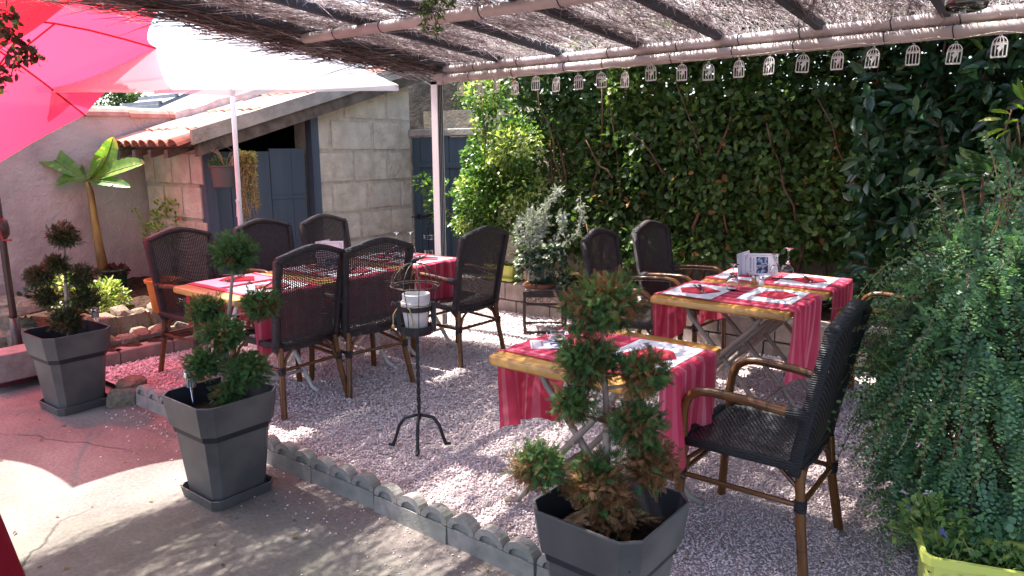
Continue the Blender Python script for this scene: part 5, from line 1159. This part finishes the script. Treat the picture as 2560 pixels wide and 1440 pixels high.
# climber over the rough wall above the gate
P = np.stack([RNG.uniform(-6.2, -5.1, 1500), RNG.uniform(6.72, 6.90, 1500), RNG.uniform(1.75, 2.6, 1500)], 1); keep = value_noise(P, 3.5, 9) > .45; P = P[keep]; n = len(P)
shrub('ivy', 'thin dark ivy on the shaded wall above the blue gate', 'ivy', (-5.6, 6.9, 1.7), P, rdir(n) + np.array([0, -.3, -.4]), rdir(n) * .5 + np.array([0, -1, .3]), RNG.uniform(.03, .06, n), RNG.uniform(.03, .05, n), LEAF, G['hedge'], np.clip(RNG.normal(.45, .2, n), 0, .9), [])

# ------------------------------------------------------------------ small-leaved arching shrub (right foreground) in its pot
CB = np.array([-.20, 3.07, 0.0])
def arching():
    t = empty('arching_shrub', CB + np.array([0, 0, .30]), 0, 'big arching evergreen shrub with tiny paired leaves, spilling to the gravel', 'shrub'); O = CB + np.array([0, 0, .30])
    P, D, N, L, tone = [], [], [], [], []; tw = MB(); pale = MB()
    for i in range(260):
        az = RNG.uniform(0, 2 * PI); lean = RNG.uniform(.15, 1.0); up = RNG.uniform(.15, .95) * (1.15 - .55 * lean); reach = .18 + .38 * lean * RNG.uniform(.7, 1.1); drop_ = RNG.uniform(.1, .9) * lean
        if RNG.random() < .06: up *= 1.25; drop_ *= .2
        st0 = np.array([RNG.uniform(-.1, .1), RNG.uniform(-.1, .1), RNG.uniform(0, .55)])
        q = []
        for s in np.linspace(0, 1, 15):
            z = st0[2] + up * math.sin(min(1, s * 1.25) * PI / 2) * .9 - drop_ * max(0, s - .35) ** 1.6 * 1.6
            q.append(np.array([st0[0] + math.cos(az) * reach * s ** 1.1, st0[1] + math.sin(az) * reach * s ** 1.1, max(z, -.27)]) + RNG.normal(0, .006, 3))
        q = np.array(q); (pale if RNG.random() < .08 else tw).tube([tuple(p) for p in q], list(np.linspace(.0028, .0009, 15)), 4, cap=False)
        m = 52; s_ = np.linspace(.18, 1, m) * 13.99; i0 = s_.astype(int); fr_ = (s_ - i0)[:, None]; pp_ = q[i0] * (1 - fr_) + q[np.minimum(i0 + 1, 14)] * fr_; tan = q[np.minimum(i0 + 1, 14)] - q[i0]; tan /= np.linalg.norm(tan, axis=1, keepdims=True) + 1e-9
        side = np.cross(tan, np.array([0, 0, 1.0]) + rdir(1)[0] * .5); side /= np.linalg.norm(side, axis=1, keepdims=True) + 1e-9
        sg = np.where(np.arange(m) % 2 == 0, 1, -1)[:, None]; P.append(pp_); D.append(side * sg + tan * .35 + rdir(m) * .15); N.append(np.cross(tan, side) + rdir(m) * .35 + np.array([0, 0, .5])); L.append(RNG.uniform(.009, .023, m)); tone.append(np.clip(RNG.normal(.36 + .25 * (RNG.random() < .25), .14) + RNG.normal(0, .08, m) + .25 * np.linspace(0, 1, m) ** 3, 0, 1))
    for i in range(2700):
        d = rdir(1)[0]; d[2] = d[2] * .95 - .02; c = np.array([0, 0, .42]) + d * np.array([.36, .36, .72]) * RNG.uniform(.45, 1.0) ** .5
        if c[2] < -.27: continue
        out_ = nrm(np.array([d[0], d[1], 0]) + 1e-3); g = nrm(out_ * RNG.uniform(.5, 1) + np.array([0, 0, RNG.uniform(-.8, .65)]) + rdir(1)[0] * .45); ln_ = RNG.uniform(.09, .19); m = 20
        tt = np.linspace(0, 1, m)[:, None]; pp_ = c + g * ln_ * tt + np.array([0, 0, -.05]) * tt ** 2; side = nrm(np.cross(g, np.array([0, 0, 1.0]) + rdir(1)[0] * .4)); sg = np.where(np.arange(m) % 2 == 0, 1, -1)[:, None]
        P.append(pp_); D.append(side * sg + g * .35 + rdir(m) * .12); N.append(np.cross(g, side) * np.ones((m, 1)) + rdir(m) * .3 + np.array([0, 0, .5])); L.append(np.linspace(.023, .012, m) * RNG.uniform(.7, 1.15) * RNG.uniform(.65, 1.25, m)); tone.append(np.clip(RNG.normal(.40 + .22 * (RNG.random() < .3), .14) + RNG.normal(0, .07, m) + .2 * tt[:, 0] ** 2, 0, 1))
    P = np.concatenate(P); D = np.concatenate(D); N = np.concatenate(N); L = np.concatenate(L); tone = np.concatenate(tone)
    tpl = (np.array([(0, 0, 0), (.35, .42, .04), (.8, .36, .03), (1, 0, 0), (.8, -.36, .03), (.35, -.42, .04)]), np.array([(0, 1, 2, 3), (0, 3, 4, 5)]))
    place('foliage', leaf_mesh('foliage', P, D, N, L, L * .72, tpl, G['coto'], tone), t)
    o = tw.build('twig', M['twig'], t); o['kind'] = 'stuff'; o = pale.build('bare_twig', M['twine'], t); o['kind'] = 'stuff'
arching()
pt = empty('tall_pot', CB, 0, 'dark pot hidden under the arching shrub', 'pot'); MB().lathe([(0, 0), (.13, 0), (.20, .33), (.215, .34), (.215, .37), (.19, .37), (.17, .30), (0, .30)], 24).build('pot_body', M['planter'], pt, smooth=True, auto=45)

# ------------------------------------------------------------------ lime trough with pansies in the near right corner
tc0 = at(2318, 1392, .32); dirx = nrm(at(2552, 1432, .32) - tc0); rz = math.atan2(dirx[1], dirx[0]); cen = tc0 + dirx * .26 + np.array([-dirx[1], dirx[0], 0]) * .10
tg = trough('planting_trough', (cen[0], cen[1], .02), rz, .54, .21, .30, 'lime green planting trough with pansies below the arching shrub', 'planter', False)
sb = MB().grid(8, 4, lambda s, q: (-.25 + .5 * s, -.085 + .17 * q, .235 + .01 * random.random())); sb.build('soil', M['potsoil'], tg)
def tuft(n, cx, cy, cz, rx, ry, rz_, m, L, W, tpl=LEAF, tn=(.5, .2), up=.5): d = rdir(n); d[:, 2] = np.abs(d[:, 2]); P = np.array([cx, cy, cz]) + d * np.array([rx, ry, rz_]) * (RNG.uniform(.3, 1, n) ** .6)[:, None]; return leaf_mesh('foliage', P, d * .6 + rdir(n) * .6, rdir(n) * .6 + np.array([0, 0, up + .3]), RNG.uniform(L * .7, L * 1.2, n), RNG.uniform(W * .7, W * 1.2, n), tpl, m, np.clip(RNG.normal(tn[0], tn[1], n), 0, 1))
tp2 = empty('pansy_plant', (cen[0], cen[1], .25), rz, 'mixed pansies and clover filling the lime trough', 'plant')
place('foliage', tuft(900, 0, -.01, .0, .265, .105, .085, G['mint'], .026, .020), tp2); place('foliage', tuft(260, .0, .06, .03, .26, .06, .13, G['coto'], .03, .024), tp2); place('foliage', tuft(150, .2, -.02, .02, .08, .09, .08, G['trail'], .022, .012), tp2)
place('foliage', tuft(260, -.22, .06, .04, .13, .08, .17, G['mint'], .034, .020, tn=(.7, .2)), tp2)
M['petal_white'] = mat('white petal', (.78, .76, .80), rough=.7, translucent=.3); M['petal_violet'] = mat('violet petal', (.30, .26, .62), (.20, .15, .48), rough=.7, translucent=.3)
def flower(parent, p, m, s):
    b = MB()
    for k in range(5): a = 2 * PI * k / 5; b.add([(0, 0, 0), (s * .7 * math.cos(a - .45), s * .7 * math.sin(a - .45), s * .25), (s * math.cos(a), s * math.sin(a), s * .15), (s * .7 * math.cos(a + .45), s * .7 * math.sin(a + .45), s * .25)], [(0, 1, 2, 3)])
    b.build('flower', m, parent, p, (RNG.uniform(.2, .9), RNG.uniform(-.4, .2), RNG.uniform(0, 6)))
for p, m, s in (((-.25, .10, .19), 'petal_white', .020), ((-.235, .10, .195), 'petal_white', .018), ((-.31, .10, .185), 'petal_white', .016), ((-.20, .02, .10), 'petal_violet', .022), ((-.30, .06, .15), 'petal_violet', .015), ((.21, .09, .13), 'petal_violet', .02)): flower(tp2, p, M[m], s)
for k in range(40): a = RNG.uniform(0, 2 * PI); p0 = np.array([RNG.uniform(-.24, .24), RNG.uniform(-.08, .1), 0]); MB().tube([tuple(p0), tuple(p0 + np.array([.03 * math.cos(a), .03 * math.sin(a), .07])), tuple(p0 + np.array([.07 * math.cos(a), .06 * math.sin(a), .09 + .05 * RNG.random()]))], .0012, 4).build('stalk', M['green_stem'], tp2)
# glossy leaved plant at the right edge above the shrub
c0 = dep(2515, 480, 3.3); n = 260; d = rdir(n); P = c0 + d * np.array([.24, .2, .2]) * (RNG.uniform(.3, 1, n) ** .6)[:, None]
shrub('glossy_shrub', 'glossy green laurel-leaved shrub standing behind the arching shrub', 'shrub', (c0[0] + .1, c0[1], .06), P, d * .8 + rdir(n) * .4 + np.array([-.3, -.1, -.1]), rdir(n) * .4 + np.array([-.5, -.4, .7]), RNG.uniform(.07, .11, n), RNG.uniform(.035, .05, n), LEAF_LONG, G['laurel'], np.clip(RNG.normal(.62, .2, n), 0, 1), [wander((c0[0] + .1, c0[1], .06), tuple(c0 + RNG.normal(0, .08, 3)), .012, .005) for k in range(5)])
c0 = dep(2552, 300, 3.2); n = 16; d = rdir(n); P = c0 + d * np.array([.09, .07, .09])
shrub('spotted_shrub', 'pale yellow-green long-leaved plant at the edge above the glossy shrub', 'shrub', (c0[0] + .12, c0[1] + .05, .06), P, d + np.array([-.5, -.1, .1]), rdir(n) * .4 + np.array([-.3, -.3, .8]), RNG.uniform(.08, .12, n), RNG.uniform(.028, .04, n), LEAF_LONG, G['fresh'], np.clip(RNG.normal(.6, .2, n), 0, 1), [wander((c0[0] + .12, c0[1] + .05, .06), tuple(c0 + RNG.normal(0, .05, 3)), .010, .004) for k in range(3)])

# ------------------------------------------------------------------ banana plant
BF = np.array([-7.06, 2.93, .33]); DBN = depth_of((BF[0], BF[1], 1.0)); bn = empty('banana_plant', BF, 0, 'young banana plant with yellowish stem and torn green leaves before the plastered wall', 'banana plant')
tr_px = [(262, 690), (248, 620), (236, 550), (226, 480), (218, 455)]; tp3 = [dep(px, py, DBN) - BF for px, py in tr_px]
MB().tube([tuple(p) for p in tp3], [.048, .040, .034, .028, .020], 12).build('stem', M['bananatrunk'], bn, smooth=True)
bt = tp3[-1]
def blade(tip_px, ctrl_px, dd, w, tone, roll=.35, twist=0.0):
    A = bt; C = dep(ctrl_px[0], ctrl_px[1], DBN + dd * .5) - BF; B = dep(tip_px[0], tip_px[1], DBN + dd) - BF; n = 26; V = []; F = []; T = []
    for i in range(n + 1):
        s = i / n; p = A * (1 - s) ** 2 + C * 2 * s * (1 - s) + B * s * s; tg_ = nrm((C - A) * (1 - s) + (B - C) * s); up = nrm(-AWY * .75 + np.array([0, 0, .75]) + RGT * twist); sd = nrm(np.cross(tg_, up)); nn = np.cross(sd, tg_)
        ww = w * max(.03, math.sin(PI * min(1, (s - .10) / .90 if s > .10 else 0)) ** .55) * (1 + RNG.uniform(-.08, .06)); 
        for k in (-1, -.5, 0, .5, 1): V.append(p + sd * ww * k + nn * ww * (abs(k) * roll - .02))
    for i in range(n):
        for k in range(4):
            if RNG.random() < .035 and i > 6 and k in (0, 3): continue
            F.append((i * 5 + k, i * 5 + k + 1, (i + 1) * 5 + k + 1, (i + 1) * 5 + k)); T.append(np.clip(tone + RNG.normal(0, .08) + (.3 if (i > n - 3 or (k in (0, 3) and RNG.random() < .08)) else 0), 0, 1))
    place('leaf', np_mesh('leaf', np.array(V), np.array(F), G['banana'], np.array(T), True), bn)
    MB().tube([tuple(A * (1 - s) ** 2 + C * 2 * s * (1 - s) + B * s * s) for s in np.linspace(0, .97, 10)], list(np.linspace(.012, .003, 10)), 6).build('midrib', M['green_stem'], bn, smooth=True)
blade((50, 368), (130, 385), -.15, .105, .72); blade((283, 342), (262, 430), .05, .095, .75, .3, .6); blade((362, 408), (300, 418), -.10, .095, .8); blade((326, 468), (262, 448), -.2, .06, .40, .3); blade((138, 466), (185, 430), -.1, .065, .62, .3); blade((196, 405), (205, 430), .15, .03, .7, .8); blade((255, 395), (232, 430), -.05, .045, .75, .5)  # sunlight on the leaves put in through raised tone values
bp = empty('nursery_pot', BF + np.array([.04, .0, -.0]), 0, 'dark green nursery pot at the foot of the banana plant', 'pot'); bp.location = (BF[0] + .04, BF[1], .33)
MB().lathe([(0, 0), (.10, 0), (.128, .17), (.135, .175), (.135, .19), (.122, .19), (.11, .14), (0, .14)], 24).build('pot_body', M['urn'], bp, smooth=True, auto=45)
k = 160; d = rdir(k); d[:, 2] = np.abs(d[:, 2]); place('dry_leaf', leaf_mesh('dry_leaf', np.array([0, 0, .16]) + d * np.array([.11, .11, .04]), d + rdir(k), rdir(k) + np.array([0, 0, 1]), .05, .03, LEAF, G['vine'], RNG.uniform(.1, .6, k)), bp)

# ------------------------------------------------------------------ planting bed shrubs
def small_bush(name, c, r, n, m, L, W, label, cat='shrub', tn=(.6, .22), stems=5, sq=(1, 1, 1), smat='green_stem', base_z=.33, bd=True):
    d = rdir(n); P = np.array(c) + d * (RNG.uniform(.3, 1, n) ** .5)[:, None] * r * np.array(sq); base = (c[0], c[1], base_z)
    return shrub(name, label, cat, base, P, d * .7 + rdir(n) * .6 + np.array([0, 0, .2]), rdir(n) * .6 + np.array([-.2, -.2, .8]), RNG.uniform(L * .7, L * 1.25, n), RNG.uniform(W * .7, W * 1.2, n), LEAF, m, np.clip(RNG.normal(tn[0], tn[1], n), 0, 1), [wander(base, tuple(np.array(c) + RNG.normal(0, r * .5, 3)), .006, .003, 4, .01) for k in range(stems)], smat)
q = dep(258, 745, 6.0); small_bush('gold_shrub', q, .19, 800, G['varieg'], .045, .026, 'bright yellow-green shrub on the bed below the banana plant', tn=(.72, .2), sq=(1, 1, .85))
q = dep(165, 735, 6.0); small_bush('gold_shrub', q, .18, 700, G['varieg'], .042, .024, 'bright yellow-green shrub glowing behind the olive topiary', tn=(.78, .2))
q = dep(428, 560, 6.95); small_bush('rose_bush', q, .21, 330, G['fresh'], .045, .028, 'light green young bush with red flowers before the shed side wall', tn=(.65, .2), sq=(.9, .9, 1.2), stems=9)
t = bpy.data.objects['rose_bush']; M['petal_red'] = mat('red petal', (.62, .02, .04), rough=.6, translucent=.3)
for px, py in ((440, 592), (446, 548)): flower(t, tuple(dep(px, py, 6.8) - np.array(t.location)), M['petal_red'], .022)
for (a, c_) in (((375, 600), (338, 525)), ((380, 610), (352, 580)), ((395, 590), (365, 560)), ((455, 560), (468, 500))):
    p0, p1 = dep(*a, 6.95) - np.array(t.location), dep(*c_, 6.95) - np.array(t.location); MB().tube([tuple(p0), tuple((p0 + p1) / 2 + np.array([.01, 0, .02])), tuple(p1)], .003, 5).build('branch', M['green_stem'], t); k = 26; place('foliage', leaf_mesh('foliage', p0 + (p1 - p0) * RNG.uniform(.2, 1, (k, 1)) + rdir(k) * .035, rdir(k), rdir(k) + np.array([0, 0, .6]), .032, .02, LEAF, G['fresh'], np.clip(RNG.normal(.75, .2, k), 0, 1)), t)
q = dep(85, 745, 6.35); small_bush('ivy', q, .10, 60, G['ivy'], .05, .045, 'dark ivy sprig at the foot of the plastered wall', 'ivy', tn=(.3, .12), stems=2)
# tree and bits beyond the wall
tc_ = dep(262, 262, 14.0); t = empty('round_tree', (tc_[0], tc_[1], 0), 0, 'round green tree beyond the garden wall', 'tree')
MB().tube([(0, 0, 0), (.05, 0, 1.0), (0, 0, 2.2)], [.10, .08, .05], 8).build('trunk', M['bark'], t, smooth=True)
n = 5200; d = rdir(n); lump = 1 + .5 * (value_noise(d * 1.3 + 5, 2.0, 6) - .5); P = np.array([0, 0, 2.45]) + d * (RNG.uniform(.45, 1, n) ** .5 * lump)[:, None] * np.array([.72, .72, .52]); place('crown', leaf_mesh('crown', P, d + rdir(n) * .6, rdir(n) + np.array([0, 0, .5]), RNG.uniform(.05, .09, n), RNG.uniform(.04, .06, n), LEAF, G['tree'], np.clip(RNG.normal(.5, .25, n), 0, 1)), t)

# ------------------------------------------------------------------ hanging basket on the shed
HP = onx(563, 440, -5.98); hb = empty('hanging_basket', HP, 0, 'dark hanging bucket on a wire hoop at the shed door', 'hanging basket')
MB().lathe([(0, -.10), (.095, -.10), (.105, -.095), (.122, .075), (.130, .08), (.130, .092), (.118, .092), (.108, .05), (0, .045)], 24).build('bucket', M['planter'], hb, smooth=True, auto=45)
MB().tube([tuple(RGT * .128 * math.cos(a) + np.array([0, 0, .085 + .17 * math.sin(a)])) for a in np.linspace(0, PI, 17)], .004, 5).build('hoop', M['wire'], hb)
MB().tube([(0, 0, .252), (-.10, .03, .30)], .004, 5).build('hook', M['wire'], hb)
tr_ = empty('trailing_plant', HP + np.array([0, 0, .05]), 0, 'yellow-green trailing plant spilling from the hanging bucket', 'plant'); P, D, tone = [], [], []; tw = MB()
O = HP + np.array([0, 0, .05])
for i in range(60):
    f = RNG.random(); e = dep(RNG.uniform(596, 655) - 14 * f, 400 + 190 * (1 - f * f) * RNG.uniform(.55, 1), depth_of(HP) + RNG.uniform(-.07, .07)) - O; top_ = dep(RNG.uniform(585, 640), RNG.uniform(378, 398), depth_of(HP) + RNG.uniform(-.06, .06)) - O; a0 = np.array([RNG.uniform(-.05, .08), RNG.uniform(-.05, .05), 0]) + RGT * .06
    q = [a0, (a0 + top_) / 2 + np.array([0, 0, .05]), top_, top_ * .6 + e * .4 + np.array([0, 0, -.02]), e]; tw.tube([tuple(p) for p in q], .0016, 4, cap=False)
    m = 34; s = RNG.uniform(.38, 1, m) * 3.999; i0 = s.astype(int); fr_ = (s - i0)[:, None]; qa = np.array(q); P.append(qa[i0] * (1 - fr_) + qa[i0 + 1] * fr_ + rdir(m) * .016); D.append(rdir(m) + np.array([0, 0, -.2])); tone.append(np.clip(RNG.normal(.5, .2, m), 0, .96))
P = np.concatenate(P); D = np.concatenate(D); tone = np.concatenate(tone); n = len(P); tone[RNG.random(n) < .006] = 1
place('foliage', leaf_mesh('foliage', P, D, rdir(n) + np.array([0, 0, .8]), RNG.uniform(.014, .026, n), RNG.uniform(.012, .019, n), LEAF, G['trail'], tone), tr_); o = tw.build('stalk', M['twine'], tr_); o['kind'] = 'stuff'
place('foliage', tuft(150, -.05, -.02, .03, .08, .08, .09, G['mint'], .03, .02), tr_)
for k in range(6): a = RNG.uniform(0, 6.2); MB().tube([(0, 0, .03), (.05 * math.cos(a), .05 * math.sin(a), .14), (.11 * math.cos(a), .11 * math.sin(a), .18)], .0022, 4).build('stalk', M['twine'], tr_)

# ------------------------------------------------------------------ silver plant and ivy in the glazed pot, window box plant
UP_ = np.array(ut.location) + np.array([0, 0, .27]); sv = empty('silver_ragwort', UP_, 0, 'leggy silver-leaved plant in the green glazed pot', 'plant'); DU = depth_of(UP_); P, D = [], []
for pts_, r in (([(1325, 640), (1330, 560), (1345, 530), (1385, 490), (1395, 470)], .007), ([(1345, 645), (1400, 620), (1445, 580), (1455, 540), (1450, 490)], .006), ([(1330, 640), (1315, 590), (1320, 560), (1330, 520)], .005), ([(1340, 640), (1390, 600), (1410, 560), (1400, 535)], .004), ([(1335, 640), (1360, 560), (1365, 515)], .004), ([(1330, 640), (1345, 580), (1370, 560)], .004)):
    w_ = [dep(px, py, DU + RNG.uniform(-.05, .05)) - UP_ for px, py in pts_]; MB().tube([tuple(p) for p in w_], list(np.linspace(r, r * .35, len(w_))), 6).build('branch', M['silverstem'], sv, smooth=True)
    wa = np.array(w_); m = 130; s = RNG.uniform(.25, 1, m) * (len(w_) - 1.001); i0 = s.astype(int); fr_ = (s - i0)[:, None]; P.append(wa[i0] * (1 - fr_) + wa[i0 + 1] * fr_ + rdir(m) * RNG.uniform(.005, .04, (m, 1))); D.append(rdir(m))
k = 420; d = rdir(k); P.append(dep(1322, 585, DU) - UP_ + d * np.array([.10, .08, .16])); D.append(d + rdir(k) * .5); P = np.concatenate(P); D = np.concatenate(D); n = len(P)
place('foliage', leaf_mesh('foliage', P, D, rdir(n) + np.array([-.3, 0, .6]), RNG.uniform(.030, .055, n), RNG.uniform(.03, .05, n), FROND, G['silver'], np.clip(RNG.normal(.5, .25, n), 0, 1)), sv)
iv = empty('ivy', UP_, 0, 'white-edged ivy tumbling over the green glazed pot', 'ivy'); P, D = [], []
for i in range(46):
    a = RNG.uniform(0, 2 * PI); q = [np.array([0, 0, .02]), np.array([.13 * math.cos(a), .13 * math.sin(a), .06 + .05 * RNG.random()]), np.array([.19 * math.cos(a), .19 * math.sin(a), -.02]), np.array([.20 * math.cos(a + .2), .20 * math.sin(a + .2), -.08 - .22 * RNG.random() ** 1.5])]
    if RGT @ q[2] > .08: q[3][2] -= .06; q.append(q[3] + RGT * .05 + np.array([0, 0, -.07]))
    qa = np.array(q); m = 26; s = RNG.uniform(.2, 1, m) * (len(q) - 1.001); i0 = s.astype(int); fr_ = (s - i0)[:, None]; P.append(qa[i0] * (1 - fr_) + qa[i0 + 1] * fr_ + rdir(m) * .02); D.append(rdir(m) + np.array([math.cos(a), math.sin(a), -.3]))
P = np.concatenate(P); D = np.concatenate(D); n = len(P); place('foliage', leaf_mesh('foliage', P, D, rdir(n) * .7 + np.array([-.3, -.4, .6]), RNG.uniform(.026, .045, n), RNG.uniform(.03, .042, n), LEAF, G['ivy'], np.clip(RNG.normal(.5, .26, n), 0, 1)), iv)
wb = bpy.data.objects['window_box']; wp = empty('seedling', (wb.location.x, wb.location.y, wb.location.z + .10), 0, 'small leafy seedlings in the lime window box', 'plant'); place('foliage', tuft(90, 0, 0, 0, .14, .07, .09, G['mint'], .03, .02), wp)
c = ony(1440, 735, 5.42); small_bush('ivy', (c[0], c[1], c[2]), .12, 150, G['ivy'], .04, .035, 'white-edged ivy patch spreading on the low wall', 'ivy', tn=(.62, .25), sq=(1.5, .7, .6), base_z=.335)

# ------------------------------------------------------------------ vine at the upper left, sprig in the thatch
VP = dep(-40, 60, 1.9); vn = empty('vine', VP, 0, 'reddish vine tendrils with seed heads hanging beside the red parasol', 'vine'); P = []; MB().tube([(0, 0, -.02), (-.03, .02, .3), (-.02, 0, .66)], .003, 5).build('stem', M['twig'], vn)
for pts_ in ([(-60, 20), (-10, 40), (30, 90), (40, 140), (25, 200)], [(-50, 60), (0, 70), (50, 110), (85, 125)], [(-50, 110), (0, 120), (45, 150), (80, 140), (105, 150)], [(-40, 160), (-5, 180), (15, 215)], [(-50, 30), (10, 25), (40, 45)]):
    w_ = [dep(px, py, 1.9 + RNG.uniform(-.04, .04)) - VP for px, py in pts_]; MB().tube([tuple(p) for p in w_], .0018, 5).build('tendril', M['twig'], vn); wa = np.array(w_); m = 46; s = RNG.uniform(.1, 1, m) * (len(w_) - 1.001); i0 = s.astype(int); fr_ = (s - i0)[:, None]; P.append(wa[i0] * (1 - fr_) + wa[i0 + 1] * fr_ + rdir(m) * .014)
P = np.concatenate(P); n = len(P); place('foliage', leaf_mesh('foliage', P, rdir(n) + np.array([0, 0, -.3]), rdir(n), RNG.uniform(.012, .028, n), RNG.uniform(.010, .02, n), LEAF, G['vine'], np.clip(RNG.normal(.45, .28, n), 0, 1)), vn)
SP = dep(1082, -10, 3.1); sg_ = empty('hanging_sprig', SP, 0, 'green leafy sprig hanging down through the thatch', 'plant'); P = []; MB().tube([(0, 0, -.02), (.01, .01, .14), (0, .02, .26)], .0022, 5).build('stalk', M['twig'], sg_)
for pts_ in ([(1085, -20), (1075, 30), (1062, 60), (1058, 80)], [(1095, -10), (1100, 30), (1090, 66), (1092, 85)], [(1080, -10), (1060, 15), (1050, 45)], [(1090, -20), (1120, 5), (1130, 10)]):
    w_ = [dep(px, py, 3.1 + RNG.uniform(-.03, .03)) - SP for px, py in pts_]; MB().tube([tuple(p) for p in w_], .0015, 4).build('stalk', M['twig'], sg_); wa = np.array(w_); m = 60; s = RNG.uniform(0, .9, m) * (len(w_) - 1.001); i0 = s.astype(int); fr_ = (s - i0)[:, None]; P.append(wa[i0] * (1 - fr_) + wa[i0 + 1] * fr_ + rdir(m) * .015)
P = np.concatenate(P); n = len(P); place('foliage', leaf_mesh('foliage', P, rdir(n) + np.array([0, 0, -.6]), rdir(n), RNG.uniform(.014, .028, n), RNG.uniform(.008, .014, n), LEAF, G['hedge'], np.clip(RNG.normal(.6, .2, n), 0, .93)), sg_)
